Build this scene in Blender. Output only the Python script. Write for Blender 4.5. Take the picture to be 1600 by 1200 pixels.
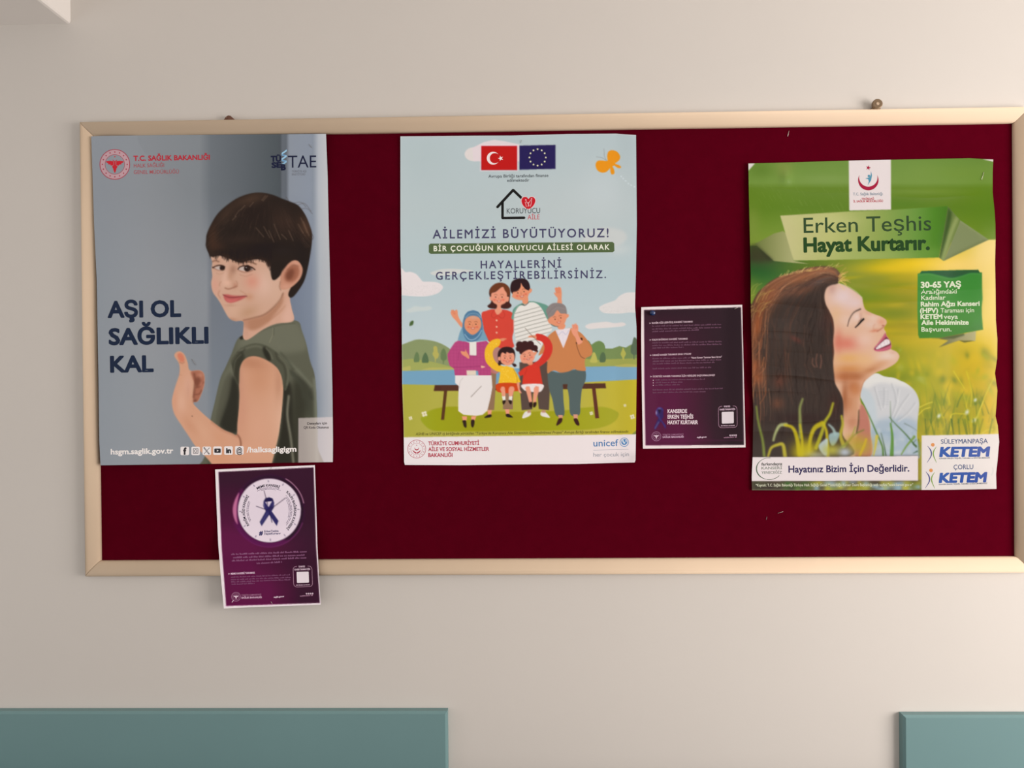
# A painted wall with a burgundy felt notice board, three posters, two small flyers and two teal wall panels.
import bpy, math, random
import numpy as np
from mathutils import Vector, Matrix
from mathutils.geometry import tessellate_polygon, delaunay_2d_cdt

# ---------------------------------------------------------------- camera, world, lights, exposure
scene = bpy.context.scene
for o in list(bpy.data.objects): bpy.data.objects.remove(o)
FACE = .012                                    # how far the inner lip of the board frame stands off the wall
CAM = np.array((.91683735, -1.60738647-FACE, .37909723+1.13)); FPX = 800/math.tan(math.radians(34))
YAW, PIT, ROL = .01997832, -.00531508, .00921767
def rmat(y, p, r):
    cy, sy, cp, sp, cr, sr = math.cos(y), math.sin(y), math.cos(p), math.sin(p), math.cos(r), math.sin(r)
    return np.array(((cy, -sy, 0), (sy, cy, 0), (0, 0, 1)))@np.array(((1, 0, 0), (0, cp, -sp), (0, sp, cp)))@np.array(((cr, 0, sr), (0, 1, 0), (-sr, 0, cr)))
ROT = rmat(YAW, PIT, ROL)
cam = bpy.data.cameras.new('camera'); cam.sensor_width = 36; cam.lens = 18/math.tan(math.radians(34)); cam.clip_start = .02
co = bpy.data.objects.new('camera', cam); scene.collection.objects.link(co)
M = Matrix([[*ROT[i][[0]], -0.0, 0.0] for i in range(3)])
co.matrix_world = Matrix(((ROT[0][0], ROT[0][2], -ROT[0][1], CAM[0]), (ROT[1][0], ROT[1][2], -ROT[1][1], CAM[1]), (ROT[2][0], ROT[2][2], -ROT[2][1], CAM[2]), (0, 0, 0, 1)))
scene.camera = co

world = bpy.data.worlds.new('world'); scene.world = world; world.use_nodes = True
bg = world.node_tree.nodes['Background']; bg.inputs[0].default_value = (1, .93, .88, 1); bg.inputs[1].default_value = .85
def area(name, loc, target, sx, sy, power, col):
    L = bpy.data.lights.new(name, 'AREA'); L.shape = 'RECTANGLE'; L.size, L.size_y = sx, sy; L.energy = power; L.color = col
    o = bpy.data.objects.new(name, L); scene.collection.objects.link(o); o.location = loc
    o.rotation_euler = (Vector(target)-Vector(loc)).to_track_quat('-Z', 'Y').to_euler(); return o
area('window_daylight', (3.5, -1.5, 1.35), (.9, 0, 1.3), 1.6, 1.5, 73, (1, .915, .86))
area('left_daylight', (-2.0, -1.3, 1.2), (.3, 0, 1.2), .9, 1.2, 5, (.93, .97, 1))
vs = scene.view_settings; vs.view_transform = 'Standard'; vs.look = 'None'; vs.exposure = 0; vs.gamma = 1; vs.use_curve_mapping = False

# ---------------------------------------------------------------- helpers
def at(u, v, d):                               # the point a distance d in front of the wall that shows at photo position (u, v)
    u, v, d = np.broadcast_arrays(np.asarray(u, float), np.asarray(v, float), np.asarray(d, float))
    r = np.stack([(u-800)/FPX, np.ones_like(u), -(v-600)/FPX], -1)@ROT.T
    return CAM+r*((-d-CAM[1])/r[..., 1])[..., None]
def lin(c):
    c = np.clip(np.asarray(c, float)/255, 0, 1); return np.where(c <= .04045, c/12.92, ((c+.055)/1.055)**2.4)
def link(o, parent=None):
    scene.collection.objects.link(o)
    if parent: o.parent = parent
    return o
def tag(o, label=None, cat=None, group=None, kind=None):
    for k, v in (('label', label), ('category', cat), ('group', group), ('kind', kind)):
        if v: o[k] = v
    return o
def empty(name, loc):
    o = bpy.data.objects.new(name, None); o.location = loc; o.empty_display_size = .02; return link(o)
def mesh(name, verts, faces, mat, parent=None, origin=(0, 0, 0), smooth=False):
    m = bpy.data.meshes.new(name); V = np.asarray(verts, float)-np.asarray(origin, float)
    m.from_pydata(V.tolist(), [], [list(map(int, f)) for f in faces]); m.materials.append(mat)
    if smooth: m.polygons.foreach_set('use_smooth', [True]*len(m.polygons))
    m.update(); o = bpy.data.objects.new(name, m); link(o, parent)
    if not parent: o.location = origin
    return o
def material(name, col, rough=.6, spec=.3, noise=None, bump=None, sheen=0, metal=0):
    m = bpy.data.materials.new(name); m.use_nodes = True; nt = m.node_tree; b = nt.nodes['Principled BSDF']
    b.inputs['Base Color'].default_value = (*col, 1); b.inputs['Roughness'].default_value = rough; b.inputs['Specular IOR Level'].default_value = spec; b.inputs['Metallic'].default_value = metal
    b.inputs['Sheen Weight'].default_value = sheen
    tc = nt.nodes.new('ShaderNodeTexCoord')
    if noise:
        sc, amt = noise; n = nt.nodes.new('ShaderNodeTexNoise'); n.inputs['Scale'].default_value = sc; n.inputs['Detail'].default_value = 4; nt.links.new(tc.outputs['Object'], n.inputs['Vector'])
        mx = nt.nodes.new('ShaderNodeMix'); mx.data_type = 'RGBA'; mx.inputs[6].default_value = (*[c*(1-amt) for c in col], 1); mx.inputs[7].default_value = (*[min(1, c*(1+amt)) for c in col], 1)
        nt.links.new(n.outputs['Fac'], mx.inputs[0]); nt.links.new(mx.outputs[2], b.inputs['Base Color'])
    if bump:
        sc, st, di = bump; n = nt.nodes.new('ShaderNodeTexNoise'); n.inputs['Scale'].default_value = sc; n.inputs['Detail'].default_value = 6; nt.links.new(tc.outputs['Object'], n.inputs['Vector'])
        bp = nt.nodes.new('ShaderNodeBump'); bp.inputs['Strength'].default_value = st; bp.inputs['Distance'].default_value = di; nt.links.new(n.outputs['Fac'], bp.inputs['Height']); nt.links.new(bp.outputs[0], b.inputs['Normal'])
    return m
def ink_material(name, rough, spec):
    m = material(name, (.5, .5, .5), rough, spec, bump=(60, .05, .002)); nt = m.node_tree
    a = nt.nodes.new('ShaderNodeAttribute'); a.attribute_name = 'ink'; nt.links.new(a.outputs['Color'], nt.nodes['Principled BSDF'].inputs['Base Color']); return m
def box(x0, x1, y0, y1, z0, z1):
    v = [(x, y, z) for x in (x0, x1) for y in (y0, y1) for z in (z0, z1)]
    return v, [(0, 1, 3, 2), (4, 6, 7, 5), (0, 4, 5, 1), (2, 3, 7, 6), (0, 2, 6, 4), (1, 5, 7, 3)]
def tube(P, r, n=8):
    P = np.asarray(P, float); V = []; F = []
    for i, p in enumerate(P):
        d = P[min(i+1, len(P)-1)]-P[max(i-1, 0)]; d /= np.linalg.norm(d); a = np.cross(d, (0, 1, 0) if abs(d[1]) < .9 else (1, 0, 0)); a /= np.linalg.norm(a); b = np.cross(d, a)
        V += [p+r*(math.cos(t)*a+math.sin(t)*b) for t in np.arange(n)*2*math.pi/n]
    for i in range(len(P)-1): F += [(i*n+j, i*n+(j+1) % n, (i+1)*n+(j+1) % n, (i+1)*n+j) for j in range(n)]
    return V, F+[tuple(range(n))[::-1], tuple(range((len(P)-1)*n, len(P)*n))]
def lathe(prof, c, axis, n=20):                # prof: (distance along the axis, radius)
    axis = np.asarray(axis, float)/np.linalg.norm(axis); a = np.cross(axis, (0, 0, 1) if abs(axis[2]) < .9 else (1, 0, 0)); a /= np.linalg.norm(a); b = np.cross(axis, a); V = []; F = []
    for h, r in prof: V += [np.asarray(c)+axis*h+max(r, 1e-5)*(math.cos(t)*a+math.sin(t)*b) for t in np.arange(n)*2*math.pi/n]
    for i in range(len(prof)-1): F += [(i*n+j, i*n+(j+1) % n, (i+1)*n+(j+1) % n, (i+1)*n+j) for j in range(n)]
    return V, F+[tuple(range(n))[::-1], tuple(range((len(prof)-1)*n, len(prof)*n))]
def join(*parts):
    V, F = [], []
    for v, f in parts: F += [tuple(i+len(V) for i in q) for q in f]; V += list(v)
    return V, F

# ---------------------------------------------------------------- printed pictures (ink colour grids)
def spline(pts, closed=True, n=6):
    P = np.asarray(pts, float)
    if closed: Q = np.vstack([P[-1:], P, P[:2]])
    else: Q = np.vstack([2*P[:1]-P[1:2], P, 2*P[-1:]-P[-2:-1]])
    t = np.linspace(0, 1, n, endpoint=False)[:, None]
    out = []
    for i in range(1, len(Q)-2):
        a, b, c, d = Q[i-1], Q[i], Q[i+1], Q[i+2]
        out.append(.5*((2*b)+(c-a)*t+(2*a-5*b+4*c-d)*t*t+(3*b-a-3*c+d)*t**3))
    if not closed: out.append(P[-1:])
    return np.vstack(out)

def blur(m, s):
    if s <= 0: return m
    r = max(1, int(3*s+.5)); k = np.exp(-.5*(np.arange(-r, r+1)/s)**2); k /= k.sum()
    p = np.pad(m, ((r, r), (0, 0)), 'edge'); m = sum(k[i]*p[i:i+m.shape[0]] for i in range(2*r+1))
    p = np.pad(m, ((0, 0), (r, r)), 'edge'); return sum(k[i]*p[:, i:i+m.shape[1]] for i in range(2*r+1))

def view(x0, y0, s):
    return lambda *p: np.array([(x0+p[i]/s, y0+p[i+1]/s) for i in range(0, len(p), 2)])

def ell(cx, cy, rx, ry, rot=0, n=28, a0=0, a1=360):
    t = np.radians(np.linspace(a0, a1, n, endpoint=(a1-a0) != 360)); c, s = math.cos(math.radians(rot)), math.sin(math.radians(rot))
    x, y = rx*np.cos(t), ry*np.sin(t)
    return np.c_[cx+x*c-y*s, cy+x*s+y*c]

def grad(stops, axis=0):
    xs = [s[0] for s in stops]
    def f(X, Y):
        v = (X, Y)[axis] if axis in (0, 1) else X*axis[0]+Y*axis[1]
        return np.stack([np.interp(v, xs, [s[1][k] for s in stops]) for k in range(3)], -1)
    return f

def resample(P, n):
    P = np.asarray(P, float); s = np.r_[0, np.cumsum(np.hypot(*np.diff(P, axis=0).T))]; t = np.linspace(0, s[-1], n)
    return np.c_[np.interp(t, s, P[:, 0]), np.interp(t, s, P[:, 1])]

class Art:
    def __init__(self, x0, y0, x1, y1, bg=(200, 200, 200)):
        self.x0, self.y0, self.w, self.h = x0, y0, x1-x0, y1-y0
        self.img = np.zeros((self.h, self.w, 3))+np.array(bg, float); self.masks = {}; self.clip = None
    def box(self, P, pad):
        a = np.floor(P.min(0)-pad).astype(int)-(self.x0, self.y0); b = np.ceil(P.max(0)+pad).astype(int)+1-(self.x0, self.y0)
        return max(a[0], 0), max(a[1], 0), min(b[0], self.w), min(b[1], self.h)
    def cover(self, P, b):
        X = np.arange(b[0], b[2])+self.x0; S = 4
        Y = ((np.arange((b[3]-b[1])*S)+.5)/S+b[1]+self.y0-.5)[:, None]
        A, B = P, np.roll(P, -1, 0); ay, by = A[:, 1][None], B[:, 1][None]
        hit = ((ay <= Y) & (by > Y)) | ((by <= Y) & (ay > Y))
        with np.errstate(all='ignore'): xc = A[:, 0]+(Y-ay)/(by-ay)*(B[:, 0]-A[:, 0])
        xc = np.sort(np.where(hit, xc, np.inf), 1); n = hit.sum(1).max() if hit.size else 0
        m = np.zeros((len(Y), len(X)))
        for k in range(0, n-1, 2):
            l, r = xc[:, k:k+1], xc[:, k+1:k+2]
            ok = np.isfinite(r)
            l, r = np.where(ok, l, 0), np.where(ok, r, 0)
            m += np.clip(np.minimum(r, X+.5)-np.maximum(l, X-.5), 0, 1)
        return m.reshape(-1, S, len(X)).mean(1) if len(Y) else m
    def put(self, m, b, col, alpha):
        if self.clip is not None: m = m*self.clip[b[1]:b[3], b[0]:b[2]]
        Y, X = np.mgrid[b[1]:b[3], b[0]:b[2]].astype(float)
        c = col(X+self.x0, Y+self.y0) if callable(col) else np.array(col, float)
        m = (m*alpha)[..., None]; v = self.img[b[1]:b[3], b[0]:b[2]]; v += (c-v)*m
    def fill(self, P, col, alpha=1, soft=0, smooth=True, name=None):
        P = spline(P) if smooth else np.asarray(P, float)
        b = self.box(P, 3*soft+1)
        if b[2] <= b[0] or b[3] <= b[1]: return
        m = blur(np.clip(self.cover(P, b), 0, 1), soft); self.put(m, b, col, alpha)
        if name:
            M = self.masks.setdefault(name, np.zeros((self.h, self.w))); v = M[b[1]:b[3], b[0]:b[2]]; np.maximum(v, m, out=v)
    def mask(self, P, smooth=True, soft=0):
        P = spline(P) if smooth else np.asarray(P, float)
        M = np.zeros((self.h, self.w)); b = self.box(P, 1+3*soft); M[b[1]:b[3], b[0]:b[2]] = blur(np.clip(self.cover(P, b), 0, 1), soft); return M
    def blob(self, cx, cy, rx, ry, col, alpha=1, rot=0):
        P = ell(cx, cy, rx*2.6, ry*2.6, rot); b = self.box(P, 1)
        if b[2] <= b[0] or b[3] <= b[1]: return
        Y, X = np.mgrid[b[1]:b[3], b[0]:b[2]]; X = X+self.x0-cx; Y = Y+self.y0-cy
        c, s = math.cos(math.radians(rot)), math.sin(math.radians(rot))
        self.put(np.exp(-((X*c+Y*s)/rx)**2-((Y*c-X*s)/ry)**2), b, col, alpha)
    def line(self, pts, w, col, alpha=1, soft=0, smooth=True, taper=None, name=None):
        P = spline(pts, False, 5) if smooth and len(pts) > 2 else np.asarray(pts, float)
        b = self.box(P, w+3*soft+1)
        if b[2] <= b[0] or b[3] <= b[1]: return
        Y, X = np.mgrid[b[1]:b[3], b[0]:b[2]].astype(float); X += self.x0; Y += self.y0
        m = np.zeros(X.shape); n = len(P)-1
        for i in range(n):
            A, d = P[i], P[i+1]-P[i]; L = max(d@d, 1e-9)
            t = np.clip(((X-A[0])*d[0]+(Y-A[1])*d[1])/L, 0, 1)
            ww = w if taper is None else w*(taper[0]+(taper[1]-taper[0])*(i+t)/n)
            D = np.hypot(X-A[0]-t*d[0], Y-A[1]-t*d[1]); m = np.maximum(m, np.clip(ww/2+.5-D, 0, 1)*np.minimum(1, ww+.2))
        m = blur(m, soft); self.put(m, b, col, alpha)
        if name:
            M = self.masks.setdefault(name, np.zeros((self.h, self.w))); v = M[b[1]:b[3], b[0]:b[2]]; np.maximum(v, m, out=v)
    def soften(self, s):
        for k in range(3): self.img[..., k] = blur(self.img[..., k], s)

def paint_boy():
    A = Art(136, 200, 530, 736, (138, 140, 142)); rg = random.Random(4)
    top = grad([(144, (139, 141, 144)), (240, (134, 135, 136)), (312, (128, 130, 131)), (330, (108, 111, 113)), (380, (96, 99, 101)), (432, (82, 86, 87)), (438, (80, 83, 85)), (441, (100, 103, 107)), (447, (98, 101, 105)), (452, (138, 142, 149)), (484, (138, 143, 152)), (489, (136, 141, 149)), (498, (178, 179, 181)), (512, (192, 190, 188))])
    mid = grad([(144, (141, 144, 147)), (240, (142, 142, 143)), (322, (138, 139, 141)), (331, (116, 119, 124)), (400, (112, 118, 127)), (455, (116, 123, 136)), (486, (127, 134, 146)), (493, (142, 147, 155)), (500, (172, 174, 176)), (516, (182, 180, 179))])
    bot = grad([(144, (142, 145, 148)), (240, (142, 143, 144)), (322, (134, 136, 139)), (333, (122, 127, 132)), (400, (112, 117, 123)), (455, (108, 116, 128)), (484, (118, 126, 138)), (497, (138, 143, 150)), (508, (160, 162, 166)), (520, (176, 174, 174))])
    Y, X = np.mgrid[0:A.h, 0:A.w].astype(float); X += A.x0; Y += A.y0
    s1 = np.clip((Y-300)/130, 0, 1)[..., None]; s2 = np.clip((Y-480)/140, 0, 1)[..., None]
    A.img[:] = (top(X, Y)*(1-s1)+mid(X, Y)*s1)*(1-s2)+bot(X, Y)*s2+np.array((0, 1, 3))
    B = view(240, 480, 4.617); F = view(300, 280, 5)
    # ---- shirt
    shirt = B(640,205, 700,190, 760,160, 830,125, 920,103, 1010,95, 1052,112, 1068,165, 1100,260, 1130,390, 1160,480, 1172,600, 1180,800, 1182,1000, 1186,1260, 320,1260, 372,1070, 410,820, 440,690, 480,520, 520,430, 560,340, 600,240)
    A.fill(shirt, (94, 93, 77), name='shirt', soft=.5)
    A.clip = A.mask(shirt, soft=.4)
    A.fill(B(640,205, 830,125, 1010,95, 1070,170, 1110,300, 900,330, 740,270, 620,300), (113, 112, 94), .8, 4)
    A.fill(B(640,205, 600,300, 560,400, 500,500, 430,800, 480,850, 560,560), (106, 105, 88), .75, 3)
    A.fill(B(560,500, 615,560, 618,700, 600,910, 470,850, 520,660), (46, 44, 37), .93, 2.6)
    A.fill(B(500,560, 560,470, 545,640, 470,850, 440,830), (84, 82, 68), .8, 2)
    A.fill(B(935,560, 990,560, 1010,800, 1024,1250, 845,1250, 905,950, 930,720), (47, 44, 37), .96, 2)
    A.fill(B(1000,560, 1100,560, 1130,700, 1100,850, 1120,1240, 1010,1240), (55, 53, 43), .9, 5)
    A.fill(B(1085,640, 1150,600, 1165,800, 1120,830), (66, 66, 55), .7, 4)
    A.line(B(975,640, 965,780, 990,950, 1010,1132), 3, (142, 138, 118), .85, 1.2)
    A.line(B(1165,520, 1172,700, 1178,900, 1180,1130), 5, (132, 134, 116), .75, 2)
    A.line(B(900,340, 1000,420, 1080,500, 1140,570), 3.5, (126, 127, 108), .6, 1.8)
    A.line(B(985,460, 1050,520, 1110,580, 1140,660), 5, (58, 58, 48), .7, 2.2)
    A.line(B(1000,480, 1060,560, 1085,650), 4, (70, 71, 59), .7, 2)
    A.line(B(915,330, 960,380, 1010,450), 3, (62, 62, 50), .6, 1.5)
    A.line(B(862,150, 858,200, 835,255), 1, (140, 136, 112), .8, .3); A.line(B(868,150, 866,200), 1.2, (70, 68, 56), .6, .5)
    A.line(B(650,232, 740,190, 830,150, 930,124, 1020,116), 1.6, (80, 78, 64), .55, .8)
    A.line(B(640,208, 700,190, 760,163, 830,128, 920,106, 1008,98), 1.6, (128, 122, 102), .8, .5)
    A.fill(B(620,215, 650,195, 655,220, 630,235), (40, 36, 32), .9, .8)
    A.line(B(400,1132, 420,1050), 6, (70, 70, 58), .6, 2)
    A.clip = None
    # ---- neck and face
    skin = F(150,600, 158,650, 153,700, 158,760, 150,812, 162,880, 200,935, 232,985, 258,1035, 290,1085, 335,1108, 385,1106, 405,1120, 402,1180, 402,1240, 440,1250, 560,1170, 660,1128, 790,1106, 778,1010, 764,925, 790,850, 860,760, 830,640, 700,560, 400,560, 200,560)
    sk = A.mask(skin, soft=.5)
    A.fill(skin, (203, 160, 136), soft=.5, name='face'); A.clip = sk
    f = lambda x, y: (300+x/5, 280+y/5)
    def fb(x, y, rx, ry, c, a, rot=0): A.blob(*f(x, y), rx/5, ry/5, c, a, rot)
    A.fill(F(395,1100, 480,1085, 560,1062, 630,1010, 690,940, 720,880, 800,880, 800,1120, 640,1140, 400,1270), (205, 158, 134), 1, 1)
    A.fill(F(395,1105, 480,1085, 560,1062, 630,1010, 690,940, 715,890, 705,970, 650,1050, 580,1130, 480,1180, 400,1150), (168, 116, 88), .8, 2)
    A.line(F(400,1102, 480,1083, 560,1060, 630,1008, 690,938, 712,890), 1.6, (120, 78, 58), .75, .8)
    A.line(F(590,1110, 660,1060, 730,990), 2, (168, 112, 84), .5, 1.2)
    A.fill(F(700,1100, 740,1000, 760,920, 790,1110), (217, 172, 152), .8, 3)
    fb(420, 1180, 26, 90, (196, 146, 124), .6)
    A.clip = sk*(1-A.mask(F(395,1108, 480,1088, 560,1065, 630,1013, 690,943, 720,880, 900,880, 900,1300, 395,1300), soft=.4))
    fb(560, 820, 90, 100, (216, 176, 156), .9); fb(470, 800, 60, 60, (208, 138, 116), .75); fb(180, 830, 36, 60, (212, 152, 132), .7)
    fb(620, 720, 50, 90, (206, 166, 144), .7); fb(660, 850, 50, 120, (208, 168, 144), .7); fb(330, 1030, 70, 60, (208, 166, 140), .8)
    fb(440, 1040, 80, 50, (186, 142, 112), .8, -25); fb(300, 1100, 60, 18, (178, 124, 98), .7); fb(450, 920, 34, 30, (190, 132, 102), .6)
    fb(240, 1000, 26, 50, (206, 156, 132), .6); fb(300, 750, 30, 60, (178, 128, 102), .5); fb(322, 705, 26, 36, (150, 106, 86), .6)
    fb(255, 770, 22, 70, (216, 172, 150), .8, 10); fb(275, 810, 30, 26, (220, 174, 150), .9); fb(335, 830, 18, 26, (184, 128, 104), .7)
    fb(380, 640, 70, 18, (170, 124, 100), .6); fb(190, 640, 40, 20, (190, 142, 118), .6); fb(560, 660, 40, 26, (204, 160, 136), .6)
    A.line(F(258,850, 285,858, 320,848, 350,836), 1.5, (142, 88, 68), .85, .7); A.line(F(214,835, 216,815, 228,800), 1.2, (168, 112, 90), .6, .7)
    A.line(F(352,836, 354,812, 345,795), 1.3, (164, 108, 84), .6, .8)
    A.line(F(215,870, 205,900, 222,930), 1.6, (176, 116, 94), .6, .8); A.line(F(375,870, 410,890, 432,925), 1.6, (178, 122, 98), .55, 1)
    # brows, eyes
    A.line(F(368,655, 420,642, 470,652, 500,664), 2.2, (112, 76, 58), .8, .7); A.line(F(152,648, 180,636, 210,644), 1.8, (120, 84, 66), .8, .6)
    fb(420, 690, 62, 24, (164, 112, 92), .55); fb(208, 690, 40, 20, (166, 116, 96), .5)
    A.fill(F(364,706, 380,690, 420,681, 464,694, 480,702, 456,712, 410,716), (196, 178, 169), .95, .4); A.fill(ell(*f(432, 696), 5.2, 5.2), (46, 32, 28), 1, .5)
    A.fill(ell(*f(452, 698), 4.5, 3.2), (62, 44, 38), .6, .8)
    A.line(F(360,703, 378,684, 420,676, 466,688, 492,707), 1.6, (52, 34, 28), .95, .4); A.line(F(362,710, 410,728, 462,718, 486,704), 1, (136, 88, 74), .8, .6)
    A.line(F(372,745, 420,758, 470,742), 1.2, (176, 120, 100), .6, .8); A.fill(ell(*f(424, 690), .8, .8), (210, 200, 196), .9, .3)
    A.fill(F(178,694, 202,681, 240,679, 256,692, 240,706, 206,708), (192, 174, 165), .95, .4); A.fill(ell(*f(237, 693), 4.2, 4.2), (48, 34, 30), 1, .5)
    A.line(F(162,692, 186,679, 222,672, 256,684), 1.6, (56, 38, 32), .95, .4); A.line(F(176,698, 210,712, 246,708), 1, (140, 92, 78), .7, .5)
    A.line(F(160,686, 172,694), 1.2, (60, 40, 34), .8, .4); A.line(F(190,735, 220,742, 250,730), 1.1, (178, 124, 104), .5, .7)
    # mouth
    A.fill(F(246,905, 280,900, 305,906, 345,910, 424,914, 395,936, 350,955, 300,966, 262,950), (184, 88, 84), .95, .8)
    A.fill(F(262,935, 310,940, 360,934, 330,955, 290,962), (202, 108, 102), .8, .8)
    A.line(F(242,902, 275,918, 310,924, 355,920, 400,914, 428,914), 1.3, (120, 54, 54), .85, .5); fb(300, 985, 40, 10, (180, 128, 104), .5)
    A.clip = None
    # ---- ear
    ear = F(700,715, 740,672, 785,638, 825,638, 855,675, 864,715, 845,775, 800,825, 760,850, 715,862, 692,850, 690,800)
    A.clip = A.mask(F(690,600, 900,600, 900,900, 660,900, 640,790), soft=1, smooth=False)
    hair = F(110,480, 115,430, 150,350, 200,270, 270,205, 350,150, 430,118, 500,105, 570,108, 640,125, 700,150, 760,172, 830,205, 880,270, 912,340, 938,425, 936,500, 922,600, 905,690, 882,780, 852,840, 800,910, 768,926, 752,900, 770,850, 800,800, 790,700, 740,690, 705,720, 680,760, 642,788, 622,765, 614,690, 575,642, 500,626, 420,642, 385,652, 335,640, 280,616, 215,598, 152,606, 125,570, 108,520)
    A.clip = None
    A.fill(hair, (45, 36, 32), soft=.5, name='hair'); A.clip = A.mask(hair, soft=.6)
    fb(450, 160, 130, 46, (78, 58, 46), .8, -18); fb(270, 270, 110, 50, (70, 52, 42), .7, -42); fb(160, 460, 40, 110, (74, 50, 38), .7); fb(720, 330, 120, 80, (66, 48, 40), .6, 50)
    fb(890, 380, 50, 90, (86, 60, 46), .7, -15); fb(600, 540, 200, 60, (36, 29, 27), .7); fb(860, 600, 60, 140, (40, 33, 31), .8); fb(480, 280, 120, 90, (44, 34, 31), .7)
    for i in range(230):
        u = rg.random(); sx = 130+u*760; sy = 560-440*math.sin(math.pi*min(1, max(0, (sx-90)/870)))**.75*(.35+.6*rg.random())
        cx, cy = 600, 120; L = rg.uniform(40, 120); dx, dy = (sx-cx)*.5-30+60*u, 190
        n = math.hypot(dx, dy); dx, dy = dx/n, dy/n; br = rg.choice([0, 0, 1, 1, 2])
        A.line(F(sx, sy, sx+dx*L*.5-4, sy+dy*L*.5, sx+dx*L, sy+dy*L), rg.uniform(.7, 1.5), [(34, 27, 25), (84, 61, 49), (104, 78, 63)][br], rg.uniform(.15, .45), .3, taper=(.4, .5))
    for p in [(545,165,575,128), (555,170,590,130), (335,290,372,240), (380,240,415,205), (315,320,345,290), (450,215,480,180), (560,370,610,460), (640,350,690,470), (755,400,790,480), (850,300,900,420), (870,330,915,440), (830,350,870,420), (700,430,740,470), (600,400,640,490), (500,380,560,450)]:
        A.line(F(*p), 1, (140, 110, 88), .5, .5)
    for i in range(70):
        x = rg.uniform(170, 640); A.line(F(x, 560+rg.uniform(-20, 10), x-4, 600+rg.uniform(0, 50)*(1 if x > 250 else .3)), 1, (38, 29, 27), .5, .4)
    fb(200, 520, 60, 40, (72, 48, 38), .5); fb(380, 470, 160, 30, (58, 44, 38), .5); fb(700, 560, 90, 40, (46, 38, 36), .6)
    A.clip = None
    edge = resample(F(128,575, 152,606, 215,598, 280,616, 335,640, 385,652, 420,642, 500,626, 575,642, 614,690, 622,765), 90)
    for i in range(75):
        q = edge[rg.randint(2, 80)]; x, y = q; n = rg.uniform(1, 5.5)*(1 if i % 3 else 1.4); A.line([(x+rg.uniform(-1, 1), y-4), (x-.4, y+n*.4), (x-rg.uniform(-.6, 1.4), y+n)], 1.7, (52, 38, 33), rg.uniform(.4, .85), .35, taper=(1.3, .25))
    for i in range(30):
        t = rg.random(); x, y = 690+t*14, 0
        A.line(F(700+rg.uniform(-6, 14), 650+t*70, 690+rg.uniform(-20, 10), 700+t*60), 1.2, (50, 38, 34), .4, .4)
    A.clip = None
    for p in [(830,200,880,190,930,250), (860,230,900,230,940,270), (800,185,850,180,890,215), (760,180,745,150,735,140), (120,430,112,470,106,520), (935,420,950,450,945,470)]:
        A.line(F(*p), .8, (70, 56, 48), .45, .4)
    A.fill(ear, (196, 138, 112), soft=.6, name='face'); A.clip = A.mask(ear, soft=.5)
    A.fill(F(735,720, 790,670, 835,690, 830,760, 790,800, 740,800, 720,770), (150, 92, 70), .85, 2)
    A.fill(F(735,740, 775,700, 800,720, 780,775, 745,785), (112, 64, 48), .8, 2); fb(815, 655, 40, 18, (206, 150, 126), .8, 20); A.line(F(848,690, 852,740, 815,800, 770,835), 3, (202, 146, 122), .7, .9)
    A.line(F(745,710, 790,672, 830,680), 2, (120, 76, 60), .5, 1); fb(735, 840, 36, 20, (206, 150, 126), .8)
    A.clip = None
    A.line(F(690,800, 684,840, 694,868), 1.4, (132, 84, 66), .6, .7); A.line(F(715,716, 700,760, 700,800), 2.5, (188, 134, 110), .6, 1)
    A.fill(F(640,788, 622,765, 614,690, 660,640, 740,660, 705,720, 680,760), (43, 35, 31), .95, .8)
    # ---- arm and hand
    arm = B(617,560, 615,470, 640,392, 690,352, 760,352, 850,392, 905,455, 934,560, 926,720, 905,900, 882,1010, 846,1160, 830,1280, 500,1280, 425,1140, 360,1062, 300,1000, 250,925, 200,850, 150,770, 132,690, 140,630, 160,560, 186,478, 184,410, 150,352, 165,324, 195,319, 225,345, 246,400, 262,456, 335,456, 366,490, 366,560, 345,625, 320,678, 286,692, 340,752, 420,822, 500,880, 565,908, 600,920, 605,840, 615,740, 620,640)
    A.fill(arm, (206, 152, 122), soft=.5, name='arm'); A.clip = A.mask(arm, soft=.5); b = lambda x, y: (240+x/4.617, 480+y/4.617)
    def ab(x, y, rx, ry, c, a, rot=0): A.blob(*b(x, y), rx/4.6, ry/4.6, c, a, rot)
    ab(880, 800, 70, 260, (214, 166, 138), .6); ab(760, 520, 90, 120, (196, 138, 106), .7); ab(640, 760, 50, 220, (200, 142, 116), .7); ab(760, 880, 90, 200, (212, 158, 130), .7)
    ab(700, 400, 120, 50, (176, 118, 88), .6, 10); ab(900, 560, 26, 120, (184, 130, 102), .6); ab(620, 520, 24, 140, (190, 136, 112), .6); ab(920, 850, 30, 200, (224, 180, 154), .5)
    ab(640, 1040, 160, 60, (212, 156, 126), .7); ab(480, 1080, 100, 60, (208, 146, 112), .7); ab(330, 900, 60, 110, (214, 164, 134), .8, -40); ab(200, 700, 40, 110, (216, 168, 142), .8)
    ab(270, 860, 40, 120, (200, 142, 112), .7, -38); ab(480, 940, 60, 40, (206, 148, 116), .6, 30); ab(250, 560, 40, 90, (212, 162, 138), .8); ab(155, 680, 20, 80, (206, 148, 120), .6)
    A.line(B(600,915, 622,945, 630,990, 624,1030), 2, (116, 68, 50), .85, .8); A.line(B(420,830, 500,888, 570,916, 606,936), 3, (178, 120, 94), .6, 1.2)
    A.fill(B(272,462, 335,458, 364,490, 364,560, 345,625, 318,680, 286,688, 292,610, 300,560, 280,510), (164, 102, 80), .95, 1)
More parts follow.
